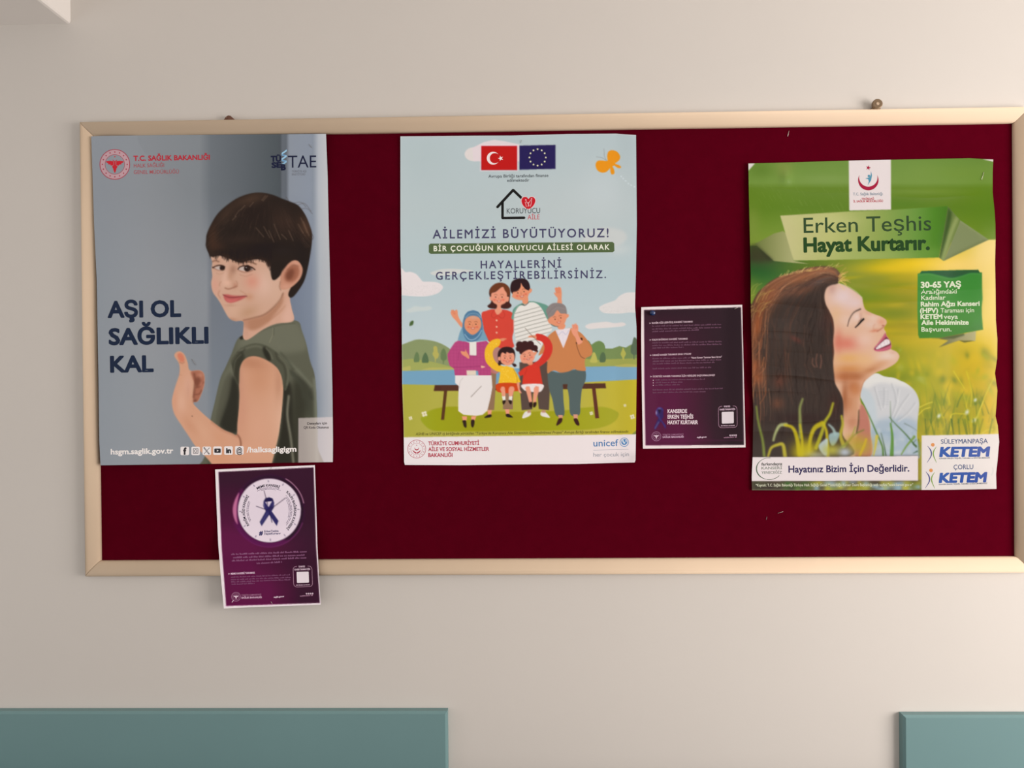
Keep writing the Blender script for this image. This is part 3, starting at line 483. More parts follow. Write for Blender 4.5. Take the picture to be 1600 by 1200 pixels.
def paint_meadow():
    A = Art(1162, 242, 1570, 774, (120, 140, 40)); rg = random.Random(11)
    H = view(1160, 400, 6); U = view(1160, 240, 6.317); Q = view(1370, 240, 6.317); I = view(1340, 400, 6); L = view(1160, 580, 6); R = view(1360, 580, 6)
    # ---- meadow background
    A.img[:] = grad([(1170, (74, 104, 46)), (1250, (96, 124, 48)), (1340, (132, 146, 46)), (1420, (176, 160, 36)), (1480, (214, 184, 52)), (1555, (240, 214, 130))])(*np.mgrid[0:A.h, 0:A.w][::-1].astype(float)+np.array([A.x0, A.y0])[:, None, None])
    bl = A.blob
    bl(1190, 425, 50, 24, (36, 86, 46), .95); bl(1185, 402, 40, 16, (66, 72, 50), .9); bl(1200, 460, 40, 30, (84, 124, 56), .7); bl(1172, 470, 16, 30, (150, 156, 60), .7); bl(1280, 420, 60, 14, (92, 112, 44), .8)
    bl(1340, 425, 50, 20, (136, 146, 62), .8); bl(1370, 440, 50, 16, (140, 140, 50), .6); bl(1360, 470, 70, 16, (112, 134, 44), .8); bl(1420, 455, 50, 12, (168, 152, 30), .7); bl(1400, 420, 60, 9, (222, 186, 30), .9); bl(1440, 412, 60, 9, (238, 198, 24), .9)
    bl(1370, 478, 50, 8, (168, 156, 30), .7); bl(1400, 490, 40, 10, (120, 132, 40), .7); bl(1420, 508, 40, 8, (150, 140, 28), .6); bl(1390, 520, 40, 12, (176, 152, 16), .8); bl(1410, 470, 30, 10, (140, 140, 40), .6)
    bl(1500, 415, 60, 20, (250, 212, 120), .9); bl(1545, 400, 24, 40, (250, 218, 140), .9); bl(1552, 470, 16, 60, (248, 214, 120), .9); bl(1440, 540, 60, 20, (222, 180, 44), .7); bl(1545, 540, 16, 40, (244, 208, 100), .9)
    bl(1450, 575, 70, 40, (168, 166, 40), .95); bl(1520, 590, 50, 60, (222, 184, 24), .9); bl(1430, 610, 50, 30, (166, 166, 54), .85); bl(1400, 590, 40, 16, (120, 134, 40), .7); bl(1490, 640, 70, 40, (176, 164, 30), .9); bl(1545, 640, 14, 60, (232, 190, 60), .85)
    bl(1460, 660, 50, 24, (150, 146, 30), .8); bl(1400, 555, 30, 16, (150, 150, 34), .7)
    for i in range(110):
        x, y = rg.uniform(1395, 1556), rg.uniform(545, 680); c = rg.choice([(138, 146, 40), (206, 180, 44), (112, 130, 34), (190, 170, 40), (226, 190, 36), (176, 180, 90)]); bl(x, y, rg.uniform(3, 11), rg.uniform(3, 9), c, rg.uniform(.3, .65), rg.uniform(0, 90))
    for i in range(24): bl(rg.uniform(1310, 1480), rg.uniform(410, 540), rg.uniform(14, 40), rg.uniform(2, 5), rg.choice([(118, 138, 46), (186, 164, 30), (150, 150, 60), (206, 180, 30)]), rg.uniform(.25, .5), rg.uniform(-8, 4))
    for i in range(60):
        x, y = rg.uniform(1435, 1556), rg.uniform(630, 682); h = rg.uniform(12, 46); dx = rg.uniform(-14, 14)
        A.line([(x, y), (x+dx*.4, y-h*.5), (x+dx, y-h)], rg.uniform(1, 2.6), rg.choice([(206, 190, 70), (110, 134, 40), (226, 204, 90), (150, 160, 50), (90, 116, 36)]), rg.uniform(.3, .75), .6, taper=(1, .3), name='grass')
    for P in (R(780,0, 830,80, 880,160), R(900,0, 930,100, 950,200, 940,330), R(1160,60, 1090,200, 1040,330, 1000,450), R(1050,580, 1100,550, 1150,545), R(460,340, 520,310, 580,290), R(450,410, 500,360, 560,340), R(755,560, 760,410, 880,400), R(990,500, 1000,420, 1060,280)): A.line(P, 1.6, (226, 206, 90), .75, .5)
    for x, y, a in ((1467, 650, 4), (1511, 644, 4.5), (1522, 657, 4), (1524, 625, 3.5)): bl(x, y, a*.7, a, (226, 226, 206), .9, 30); bl(x, y+7, a*.5, a*.6, (120, 136, 70), .5)
    for i in range(16): x = rg.uniform(1436, 1550); A.line([(x, 682), (x+rg.uniform(-8, 8), 655)], 2.2, rg.choice([(84, 110, 36), (120, 130, 40), (60, 92, 40)]), .5, .6, name='grass')
    # ---- blouse
    bls = L(1252,20, 1330,50, 1420,64, 1480,90, 1530,112, 1600,165, 1640,225, 1658,300, 1650,400, 1640,500, 1636,620, 1640,830, 1190,830, 1200,700, 1195,480, 1150,330, 1105,235, 1125,130, 1170,66)
    A.fill(bls, (206, 203, 202), soft=.6, name='blouse'); A.clip = A.mask(bls, soft=.5)
    A.fill(L(1100,20, 1700,20, 1700,160, 1500,140, 1300,110, 1150,160), (228, 222, 214), .9, 2.5); A.fill(L(1230,480, 1640,470, 1640,830, 1200,830), (166, 180, 192), .85, 4); A.fill(L(1120,150, 1230,250, 1260,480, 1200,480, 1110,240), (190, 200, 204), .7, 2)
    for P in (L(1240,150, 1270,260, 1300,360), L(1330,160, 1330,260, 1320,340), L(1460,170, 1440,300, 1400,420), L(1560,220, 1480,330, 1420,440), L(1620,300, 1540,400, 1450,470), L(1400,120, 1430,200, 1440,280)): A.line(P, 2.5, (176, 174, 176), .55, 1); A.line(P+np.array([2.2, .5]), 1.8, (226, 222, 218), .6, .8)
    for i in range(9): A.line(L(1270, 190+i*16, 1370, 184+i*16), .8, (176, 176, 180), .5, .3)
    for i in range(40): bl(*L(rg.uniform(1210, 1640), rg.uniform(500, 780))[0], rg.uniform(2, 8), rg.uniform(2, 6), rg.choice([(186, 196, 202), (150, 170, 186), (200, 204, 200)]), .4)
    A.line(L(1640,480, 1560,420, 1470,300), 1, (190, 188, 188), .4, .8); A.clip = None
    # ---- neck and face
    skin = H(835,262, 900,258, 980,288, 1060,338, 1120,392, 1128,430, 1142,480, 1165,512, 1235,545, 1300,568, 1345,598, 1352,628, 1338,655, 1328,680, 1345,712, 1352,745, 1390,800, 1398,850, 1392,872, 1440,895, 1470,930, 1465,965, 1440,1000, 1400,1030, 1330,1065, 1270,1085, 1225,1110, 1180,1145, 1140,1185, 1118,1250, 1105,1310, 1112,1380, 1150,1420, 1190,1540, 1200,1660, 1200,1880, 900,1880, 800,1300, 740,700, 700,420, 740,300)
    A.fill(skin, (222, 176, 146), soft=.5, name='face'); A.clip = A.mask(skin, soft=.5)
    h = lambda x, y: (1160+x/6, 400+y/6)
    def hb(x, y, rx, ry, c, a, rot=0): A.blob(*h(x, y), rx/6, ry/6, c, a, rot)
    hb(940, 380, 130, 110, (226, 200, 196), .95); hb(1060, 440, 90, 60, (224, 196, 192), .8); hb(880, 560, 60, 90, (222, 178, 136), .8); hb(990, 600, 90, 60, (226, 190, 170), .8); hb(840, 300, 40, 60, (196, 152, 140), .7)
    hb(1240, 590, 90, 40, (228, 196, 178), .8, 25); hb(1300, 620, 46, 36, (222, 154, 122), .8); hb(1200, 640, 70, 40, (224, 190, 172), .8); hb(1180, 530, 40, 22, (214, 162, 136), .7, 20)
    hb(980, 820, 130, 70, (214, 124, 104), .9); hb(900, 800, 40, 110, (206, 112, 92), .6); hb(1150, 780, 90, 80, (228, 188, 168), .85); hb(1000, 960, 130, 50, (222, 166, 98), .8); hb(1160, 980, 110, 60, (226, 178, 128), .7)
    hb(1360, 940, 100, 60, (228, 200, 184), .9); hb(1290, 1010, 100, 30, (212, 156, 116), .7, -15); hb(1000, 1060, 160, 50, (206, 138, 78), .8); hb(960, 1130, 120, 50, (178, 106, 66), .9); hb(1200, 1070, 90, 30, (186, 122, 80), .7, -20)
    hb(1060, 1130, 90, 40, (172, 104, 66), .8); hb(1040, 1230, 70, 70, (184, 112, 72), .9); hb(1010, 1380, 60, 120, (194, 130, 92), .9); hb(1060, 1260, 40, 60, (196, 126, 82), .8); hb(960, 1330, 30, 160, (160, 94, 60), .8); hb(1060, 1420, 30, 120, (204, 148, 112), .7); hb(1030, 1560, 60, 80, (190, 128, 96), .8)
    A.fill(L(1110,310, 1150,340, 1195,480, 1205,830, 1060,830, 1075,560, 1090,420), (186, 116, 100), .9, 1.4); A.line(L(1095,360, 1085,480, 1070,570), 1.2, (110, 62, 48), .7, .6)
    A.line(L(1150,80, 1120,150, 1106,240), 1.6, (170, 104, 70), .5, .8)
    # brow, closed eye, nose, mouth
    A.line(H(985,660, 1005,590, 1045,530, 1105,498), 2.2, (78, 60, 52), .85, .5, taper=(.5, 1.2)); hb(1075, 570, 40, 40, (232, 204, 192), .8); hb(1110, 560, 16, 40, (206, 156, 136), .7)
    A.line(H(1060,668, 1090,640, 1115,612, 1135,592), 3.2, (36, 30, 30), 1, .4, taper=(.6, 1)); A.line(H(1058,672, 1080,640, 1100,600), 1.1, (120, 84, 70), .7, .5); A.line(H(1105,610, 1115,585), .9, (60, 48, 44), .8, .3)
    hb(1240, 700, 40, 14, (208, 124, 94), .7, -10); A.line(H(1262,708, 1290,690, 1320,668, 1336,652), 1.3, (164, 84, 62), .8, .7); A.line(H(1232,700, 1228,660, 1245,640), 1.2, (206, 140, 114), .6, .8); hb(1318, 652, 10, 6, (150, 72, 56), .7)
    A.fill(H(1232,868, 1270,820, 1310,765, 1340,722, 1352,745, 1380,790, 1398,850, 1385,872, 1340,888, 1280,895, 1245,888), (186, 92, 108), 1, .5)
    A.fill(H(1240,866, 1280,825, 1325,785, 1350,762, 1385,800, 1390,830, 1350,850, 1300,868, 1258,880), (110, 48, 60), 1, .4)
    A.fill(H(1250,868, 1275,838, 1310,806, 1345,780, 1372,784, 1384,806, 1380,824, 1350,838, 1310,856, 1268,874), (234, 219, 217), 1, .4)
    for x, y in ((1270, 852), (1298, 834), (1330, 812), (1358, 800)): A.line(H(x-5, y-16, x+5, y+18), .7, (196, 160, 162), .7, .3)
    A.line(H(1250,884, 1300,884, 1350,868, 1392,850), 2, (206, 104, 126), .9, .5); A.line(H(1240,862, 1280,815, 1336,735), 1.6, (206, 116, 132), .8, .5); hb(1410, 905, 30, 16, (214, 170, 150), .6)
    A.clip = None; A.line(H(900,256, 985,284, 1065,334, 1122,390), 1, (246, 226, 214), .6, .5)
    # ---- hair
    hair = H(55,560, 90,450, 140,350, 200,290, 260,240, 350,192, 450,160, 560,122, 680,102, 790,96, 870,116, 915,165, 925,205, 890,258, 835,272, 790,300, 768,370, 780,450, 815,520, 850,600, 858,700, 850,800, 858,900, 850,1000, 860,1120, 872,1200, 920,1290, 945,1380, 945,1560, 940,1680, 1000,1880, 60,1880)
    A.fill(hair, (66, 55, 50), soft=.7, name='hair'); A.clip = A.mask(hair, soft=.8)
    hb(600, 190, 330, 70, (150, 98, 66), .95, -12); hb(250, 370, 90, 200, (146, 88, 58), .9, 38); hb(760, 160, 130, 50, (164, 120, 90), .9); hb(140, 640, 50, 200, (150, 84, 52), .95, 8); hb(120, 1040, 60, 90, (160, 88, 56), .85)
    hb(520, 330, 180, 40, (118, 78, 60), .8, -14); hb(700, 240, 120, 30, (96, 84, 84), .7, -14); 
    hb(800, 560, 40, 200, (82, 54, 46), .8); hb(760, 640, 60, 60, (72, 54, 50), .6); hb(500, 780, 60, 24, (104, 58, 50), .8, 30)
    hb(350, 1180, 60, 70, (110, 62, 48), .6, 30); hb(330, 1380, 60, 60, (124, 76, 56), .6, 40); hb(150, 1150, 60, 60, (172, 96, 60), .7); hb(860, 1400, 60, 120, (70, 46, 42), .7); hb(520, 1520, 300, 50, (58, 42, 40), .8)
    for i in range(170):
        if rg.random() < .62:
            t = rg.random(); x = 60+t*840; y = 560-440*math.sin(min(1, t*1.25)*1.57)+rg.uniform(0, 130); a = math.radians(-70+75*t)+rg.uniform(-.25, .25); n = rg.uniform(40, 150)
            A.line(H(x, y, x+n*.5*math.cos(a), y+n*.5*math.sin(a)+rg.uniform(-6, 6), x+n*math.cos(a), y+n*math.sin(a)+8), rg.uniform(.7, 1.8), rg.choice([(182, 124, 88), (166, 104, 72), (116, 72, 54), (92, 62, 50), (198, 146, 106)]), rg.uniform(.18, .45), .3, taper=(1, .5))
        else:
            x, y = rg.uniform(60, 230), rg.uniform(480, 1250); n = rg.uniform(60, 160); A.line(H(x, y, x-10, y+n*.5, x-rg.uniform(10, 60), y+n), rg.uniform(.7, 1.8), rg.choice([(180, 106, 66), (120, 68, 48), (196, 124, 80), (80, 54, 46)]), rg.uniform(.2, .5), .3)
    for i in range(90): x, y = rg.uniform(250, 800), rg.uniform(480, 1750); n = rg.uniform(60, 200); A.line(H(x, y, x+rg.uniform(-20, 20), y+n*.5, x+rg.uniform(-30, 30), y+n), rg.uniform(.8, 2), rg.choice([(42, 32, 30), (84, 68, 60), (36, 28, 28), (96, 66, 54)]), rg.uniform(.15, .4), .5)
    OUT = resample(H(905,190, 820,110, 700,100, 560,125, 440,165, 320,210, 220,275, 150,350, 100,450, 78,580, 80,760, 72,950, 66,1150, 80,1400, 70,1800), 60); INN = resample(H(900,240, 850,265, 800,290, 768,340, 768,420, 800,520, 840,620, 850,720, 850,850, 850,1000, 862,1140, 900,1250, 935,1380, 935,1550, 930,1800), 60)
    for i in range(420):
        k = rg.random()**1.3; a = rg.randint(0, 44); n = rg.randint(6, 15); ph = rg.uniform(0, 6); P = OUT[a:a+n]*(1-k)+INN[a:a+n]*k; w = np.sin(np.arange(len(P))*.55+ph)*(.6+1.6*k*(a > 14))
        P = P+np.c_[w, w*.3]; top = a < 16
        c = rg.choice([(172, 112, 78), (150, 92, 64), (190, 132, 96), (112, 70, 54)]) if k < .22 else rg.choice([(126, 80, 60), (104, 66, 52), (82, 58, 48), (58, 44, 40)]) if k < .5 and a < 34 else rg.choice([(50, 40, 37), (84, 66, 57), (44, 35, 33), (92, 70, 60), (72, 56, 50)])
        A.line(P[::2] if len(P) > 4 else P, rg.uniform(.9, 2.6), c, rg.uniform(.12, .42), .5, taper=(.7, .5))
    for P in (H(700,920, 690,980, 700,1040), H(735,930, 740,990, 730,1050), H(660,960, 655,1010, 680,1040)): A.line(P, 2, (150, 100, 82), .5, .7)
    A.line(H(830,560, 858,700, 850,850, 858,1000, 870,1180), 2, (110, 56, 42), .7, .8)
    A.clip = None
    for i in range(46):
        t = rg.random(); x = 330+t*560; y = 200-100*t**.6+rg.uniform(-5, 15); a = math.radians(rg.uniform(-80, -10)); n = rg.uniform(20, 70)
        A.line(H(x, y, x+n*.6*math.cos(a), y+n*.5*math.sin(a), x+n*math.cos(a), y+n*math.sin(a)*.8), .8, rg.choice([(226, 190, 110), (200, 150, 90), (236, 206, 130)]), .6, .2)
    for i in range(26):
        a = math.radians(rg.uniform(-60, 55)); n = rg.uniform(40, 110); x, y = 905+rg.uniform(-10, 20), 210+rg.uniform(-30, 40); A.line(H(x, y, x+n*.5*math.cos(a), y+n*.5*math.sin(a)-8, x+n*math.cos(a), y+n*math.sin(a)), .8, rg.choice([(240, 206, 120), (206, 160, 90)]), .65, .2)
    for i in range(20): x, y = rg.uniform(90, 300), rg.uniform(250, 520); A.line(H(x, y, x-50, y+30, x-80, y+90), .8, (206, 180, 90), .45, .4)
    # ---- foreground blades
    yb, gb = (196, 178, 40), (128, 140, 64)
    for P, w, c in ((L(130,330, 150,480, 190,650, 205,800), 4.5, gb), (L(290,650, 310,580, 350,510, 410,500), 5.5, (176, 182, 122)), (L(400,505, 470,530, 510,620, 540,800), 7, yb), (L(565,260, 540,340, 540,440, 545,620), 5.5, (140, 146, 84)), (L(540,500, 560,640, 560,800), 5, yb), (L(620,760, 640,620, 680,530, 750,490), 8, yb), (L(850,300, 820,400, 770,480, 750,560, 690,720), 6, (178, 172, 50)), (L(760,490, 790,580, 800,800), 5.5, yb), (L(810,500, 850,540, 870,590), 5, (160, 178, 170)), (L(240,800, 270,720, 330,690, 380,690, 400,800), 6, (190, 176, 60)), (L(930,420, 940,500, 920,600, 950,700), 6, (186, 172, 60)), (L(1060,520, 1020,620, 940,710), 3, (150, 160, 70)), (L(1140,550, 1060,590, 980,680, 920,715), 2.6, (96, 122, 50)), (L(1090,370, 1090,480, 1070,580), 1.6, (60, 72, 44))):
        A.line(P, w, c, .92, .9, taper=(.55, 1), name='grass')
    bl(*L(560,760)[0], 16, 16, (196, 178, 30), .9); bl(*L(620,740)[0], 12, 14, (190, 172, 40), .9); A.fill(L(715,700, 760,650, 800,640, 790,790, 740,760), (190, 204, 212), .9, .8); A.fill(L(810,600, 850,575, 910,580, 890,650, 850,700, 820,670), (160, 184, 182), .9, .8)
    bl(*L(840,740)[0], 16, 10, (184, 176, 70), .9); bl(*L(1090,700)[0], 22, 15, (178, 158, 60), .9); bl(*L(960,760)[0], 10, 7, (196, 204, 220), .8); bl(*L(700,790)[0], 16, 6, (180, 178, 150), .7); A.line(L(1100,790, 1140,700, 1160,640), 4, (206, 176, 50), .8, .8); bl(*L(1050,640)[0], 12, 8, (190, 150, 70), .7)
    for P, w, c in ((L(1108,260, 1180,400, 1250,560, 1310,700, 1320,790), 3.2, (92, 126, 62)), (L(1300,580, 1330,700, 1345,790), 2, (70, 96, 60)), (L(1390,490, 1405,620, 1400,790), 6, (96, 140, 60)), (L(1388,280, 1390,420, 1400,480), 1.4, (96, 120, 80)), (L(1378,430, 1440,500, 1530,590, 1630,710), 2.6, (88, 116, 72)), (L(1640,560, 1580,520, 1520,490), 1.4, (120, 132, 120), ), (L(1490,780, 1540,700, 1600,630, 1610,615), 4.5, (120, 150, 70)), (L(1230,790, 1250,690, 1260,610), 5, (206, 186, 80)), (L(1630,640, 1600,680, 1630,700), 2, (76, 100, 70)), (L(1600,770, 1640,750), 2, (60, 90, 60))):
        A.line(P, w, c, .9, .6, taper=(.4, 1), name='grass')
    for i in range(10): x = rg.uniform(1640, 1900); A.line(L(x, 790, x+rg.uniform(-40, 40), 640), 2.4, rg.choice([(150, 156, 40), (96, 120, 40), (206, 190, 60)]), .7, .7, name='grass')
    # ---- torn green top, banner and folds
    gt = [(1150, 230), (1580, 230), (1580, 374), (1546, 374.5), (1500, 378), (1470, 380), (1440, 380), (1300, 380), (1240, 395), (1222, 398), (1182, 383.5), (1170, 384), (1150, 384)]
    A.fill(gt, grad([(245, (110, 140, 62)), (285, (120, 148, 68)), (294, (104, 132, 46)), (325, (98, 128, 42)), (360, (116, 142, 54)), (384, (126, 146, 58))], 1), smooth=False, soft=.5, name='green_band'); A.clip = A.mask(gt, smooth=False)
    for x, y, rx, ry, c, a in ((1225, 262, 14, 14, (136, 146, 72), .6), (1190, 265, 20, 14, (96, 124, 48), .6), (1290, 280, 40, 8, (132, 156, 84), .5), (1175, 350, 12, 30, (130, 146, 66), .6), (1450, 300, 60, 6, (128, 150, 66), .5), (1500, 270, 40, 12, (120, 148, 62), .5), (1540, 320, 30, 40, (104, 136, 40), .6), (1415, 318, 40, 8, (88, 126, 40), .6), (1460, 310, 60, 8, (104, 130, 46), .6), (1440, 270, 30, 18, (124, 150, 70), .5)): bl(x, y, rx, ry, c, a)
    for i in range(40): x, y = rg.uniform(1175, 1320), rg.uniform(285, 330); A.line([(x, y), (x+5, y+8)], .6, (136, 158, 84), .3, smooth=False)
    A.clip = None
    A.fill(U(120,890, 200,850, 310,790, 400,765, 450,800, 505,1058, 660,1088, 500,1078, 310,1060), grad([(1180, (112, 120, 66)), (1215, (146, 148, 94)), (1240, (168, 166, 114))]), smooth=False, soft=.4, name='title_banner')
    A.fill(U(75,905, 120,890, 310,1060, 75,1060), (66, 64, 44), .8, 3, smooth=False); A.fill(U(120,892, 310,1060, 250,1050), (56, 54, 40), .5, 1.5, smooth=False)
    A.fill([(1219, 337), (1326, 330.5), (1392, 328), (1481, 322), (1477, 350), (1467, 402.5), (1300, 406), (1240, 407)], grad([(1219, (196, 188, 134)), (1300, (186, 186, 116)), (1370, (146, 162, 84)), (1430, (110, 148, 66)), (1460, (84, 132, 44)), (1481, (76, 120, 40))]), smooth=False, soft=.4, name='title_banner')
    A.clip = A.mask([(1219, 337), (1392, 328), (1481, 322), (1467, 402.5), (1240, 407)], smooth=False); bl(1360, 400, 70, 12, (160, 174, 96), .6); bl(1290, 345, 50, 10, (196, 196, 130), .5); bl(1450, 395, 24, 10, (110, 150, 60), .6); A.clip = None
    fold = Q(703,520, 745,570, 825,660, 700,960, 660,1060, 615,1027)
    A.fill(fold, (112, 128, 70), smooth=False, soft=.4, name='title_banner'); A.clip = A.mask(fold, smooth=False)
    A.fill(Q(703,520, 690,620, 650,850, 615,1027, 640,1045, 690,850, 735,640, 740,580), (64, 86, 44), .9, 1.6, smooth=False); A.line(Q(790,640, 720,820, 650,1040), 6, (158, 168, 104), .85, 2); A.clip = None
    A.fill(Q(825,660, 1105,850, 860,965, 660,1060), (134, 142, 98), smooth=False, soft=.4, name='title_banner'); A.clip = A.mask(Q(825,660, 1105,850, 660,1060), smooth=False); A.line(Q(660,1060, 860,960, 1105,850), 5, (112, 120, 76), .6, 2); A.line(Q(825,660, 1105,850), 3, (158, 164, 116), .6, 1.5); A.clip = None
    # torn white corners
    A.fill(U(55,95, 125,95, 85,140, 58,170), (224, 214, 206), smooth=False); A.fill(Q(1040,55, 1155,55, 1150,80), (226, 212, 204), smooth=False)
    # ---- ministry card
    A.fill([(1326, 240), (1392, 240), (1392.2, 327.5), (1327, 329)], (232, 217, 213), smooth=False, soft=.3, name='emblem_card')
    # ---- age information note
    A.fill(I(760,775, 1000,730, 1110,700, 1108,760, 1105,795, 950,792, 760,858, 850,792), grad([(1465, (96, 98, 64)), (1500, (160, 152, 116)), (1526, (186, 178, 130))]), .95, .5, smooth=False, name='age_note')
    A.fill(I(950,792, 1105,795, 1000,812), (84, 86, 52), .8, .5, smooth=False); A.fill(I(690,772, 1000,722, 1000,745, 900,775), (70, 84, 48), .7, .8, smooth=False)
    front = I(563,165, 583,162, 600,140, 1130,128, 1145,154, 1167,154, 1168,300, 1172,400, 1164,480, 1165,545, 1170,620, 1176,690, 1000,722, 780,765, 580,772, 568,740, 560,500)
    A.fill(front, grad([(425, (70, 138, 62)), (470, (78, 144, 66)), (530, (74, 134, 52))], 1), smooth=False, soft=.4, name='age_note'); A.clip = A.mask(front, smooth=False)
    A.fill(I(583,162, 600,140, 1130,128, 1150,158, 1060,160, 960,190, 880,205, 800,190, 700,165, 640,160), (38, 92, 62), .95, .8, name='age_note'); A.line(I(570,180, 660,170, 760,190, 880,212, 980,190, 1060,165, 1160,172), 1.4, (110, 164, 96), .5, .8); A.fill(I(570,700, 800,690, 1176,640, 1176,700, 580,780), (78, 132, 46), .6, 3); A.clip = None
    # ---- slogan strip, coloured footer, clinic plate
    Y, X = np.mgrid[0:A.h, 0:A.w].astype(float); X += A.x0; Y += A.y0
    A.fill([(1160, 750), (1440, 750), (1440, 775), (1160, 775)], (86, 76, 60), smooth=False)
    for i in range(70): x = rg.uniform(1176, 1438); c = rg.choice([(84, 76, 60), (96, 120, 56), (70, 104, 50), (60, 50, 46)]) if x < 1270 else rg.choice([(176, 170, 60), (150, 170, 176), (126, 140, 60), (196, 186, 70), (150, 176, 190)]); bl(x, rg.uniform(752, 766), rg.uniform(3, 9), rg.uniform(3, 8), c, .75)
    A.line([(1176, 765.3), (1440, 765)], 1, (150, 150, 110), .5, smooth=False)
    A.fill([(1160, 714), (1300, 713.5), (1435.5, 711.5), (1435.5, 752), (1160, 752.5)], (80, 66, 60), .6, 1.8, smooth=False)
    A.fill([(1160, 714.5), (1300, 714), (1434.5, 712.5), (1434.5, 751), (1160, 751.8)], (232, 217, 214), smooth=False, soft=.4, name='slogan_strip')
    A.fill([(1435.5, 690), (1440, 690), (1440, 775), (1437, 775)], (140, 140, 80), .6, .6, smooth=False)
    A.fill([(1440, 680.2), (1500, 679.5), (1580, 677.5), (1580, 775), (1440, 775)], grad([(1440, (232, 219, 212)), (1500, (238, 226, 218)), (1560, (240, 226, 218))]), smooth=False, soft=.3, name='clinic_plate')
    A.line(R(1145,905, 1150,940, 1135,975), 1.4, (206, 206, 200), .7, .5)
    return A

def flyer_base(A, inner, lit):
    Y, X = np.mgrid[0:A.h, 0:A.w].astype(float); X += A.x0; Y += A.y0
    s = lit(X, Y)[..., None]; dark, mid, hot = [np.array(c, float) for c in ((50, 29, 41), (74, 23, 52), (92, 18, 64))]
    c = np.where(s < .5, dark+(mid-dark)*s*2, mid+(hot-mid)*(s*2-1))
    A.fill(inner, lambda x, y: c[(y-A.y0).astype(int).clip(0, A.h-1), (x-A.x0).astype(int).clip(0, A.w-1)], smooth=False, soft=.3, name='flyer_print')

def ribbon(A, P, k, c1, c2, hi):
    Z = lambda *p: np.array([(P[0]+k*p[i], P[1]+k*p[i+1]) for i in range(0, len(p), 2)])
    A.fill(Z(-12,32, -3,12, 4,-2, 9,8, 2,20, -10,38), c1, smooth=False, name='ribbon'); A.line(Z(-10,34, -2,20), k*2, hi, .6, .5)
    A.fill(Z(-7,8, -8,-2, -6,-8, 6,-9, 8,-3, 8,4, 4,12, -1,4), c1, smooth=False, name='ribbon')
    A.fill(Z(-8,-4, -4,-11, 3,-12, 8,-8, 8,-2, 5,-6, -4,-6), c2, name='ribbon'); A.fill(Z(-8,-4, -5,-7, -2,2, 2,12, 14,28, 13,36, 4,20, -2,12, -8,4), c2, smooth=False, name='ribbon')

def paint_clock():
    A = Art(330, 722, 508, 956, (236, 214, 220)); rg = random.Random(5)
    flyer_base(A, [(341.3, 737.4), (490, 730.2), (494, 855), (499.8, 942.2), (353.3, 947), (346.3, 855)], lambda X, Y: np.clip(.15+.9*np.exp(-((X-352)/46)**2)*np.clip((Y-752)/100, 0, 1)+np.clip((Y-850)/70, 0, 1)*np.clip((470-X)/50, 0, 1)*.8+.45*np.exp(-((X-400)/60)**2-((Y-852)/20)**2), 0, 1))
    V = view(330, 720, 8.889); c = V(808, 690)[0]; cx, cy = c
    A.line(ell(cx, cy, 54.5, 55.5, n=60, a0=0, a1=360), 2, (60, 24, 56), .8, .8, smooth=False); A.fill(ell(cx, cy, 53, 54.5), (48, 16, 44), .95, 1, name='clock_rim')
    A.line(ell(cx, cy, 52, 53.5, n=40, a0=60, a1=215), 6, (92, 24, 76), .8, 1.6, smooth=False); A.line(ell(cx-.5, cy, 55.5, 57, n=30, a0=20, a1=150), 1.4, (116, 50, 96), .8, .6, smooth=False)
    A.fill(V(388,440, 335,530, 302,640, 304,740, 330,830, 368,885, 356,780, 356,640, 372,530), (196, 112, 148), .95, .7); A.fill(V(300,850, 400,1010, 560,1130, 720,1185, 900,1180, 1060,1110, 960,1120, 800,1140, 620,1110, 470,1020, 370,900), (92, 24, 76), .75, 1.4); A.line(ell(cx, cy, 54.8, 55.8, n=24, a0=-62, a1=-12), 1.2, (206, 150, 170), .9, .4, smooth=False); A.line(ell(cx, cy, 50.5, 52, n=30, a0=-70, a1=60), 3, (40, 14, 36), .8, .8, smooth=False)
    A.fill(ell(cx, cy, 49.3, 50), (222, 204, 211), soft=.4, name='clock_dial'); A.line(ell(cx, cy, 49.3, 50, n=60), .8, (90, 60, 84), .6, .3, smooth=False)
    for i in range(12):
        a = i*30-92; A.line([(cx+46.5*math.cos(math.radians(a)), cy+47*math.sin(math.radians(a))), (cx+44*math.cos(math.radians(a)), cy+44.5*math.sin(math.radians(a)))], .9, (60, 50, 80), .8, smooth=False)
    A.fill(V(722,620, 728,560, 752,520, 805,506, 850,522, 876,585, 872,650, 840,700, 935,835, 910,905, 806,750, 700,908, 674,850, 762,690, 735,665), (50, 44, 94), smooth=False, soft=.3, name='ribbon'); A.fill(V(748,572, 846,560, 798,642), (214, 196, 206), smooth=False, soft=.3, name='clock_dial')
    A.fill(V(735,560, 760,520, 805,508, 850,524, 868,560, 846,556, 800,564, 750,568), (34, 28, 72), smooth=False, soft=.3); A.line(V(760,690, 840,640), 2.5, (34, 28, 74), .7, .6); A.line(V(690,870, 780,730), 1.6, (88, 86, 128), .6, .6); A.line(V(735,600, 738,650), 1.4, (120, 116, 152), .7, .5); A.line(V(868,590, 862,640), 1.2, (96, 92, 134), .6, .5)
    A.line(V(735, 420, 785, 610), .9, (52, 36, 58), .9, smooth=False); A.line(V(1030, 518, 800, 690), .9, (52, 36, 58), .9, smooth=False); A.line(V(628, 632, 750, 675), 1, (60, 46, 70), .9, smooth=False); A.line(V(805, 690, 845, 855), 1, (30, 24, 60), .9, smooth=False)
    A.line([(352, 946.2), (499, 941.4)], 1, (150, 70, 110), .3, smooth=False)
    return A

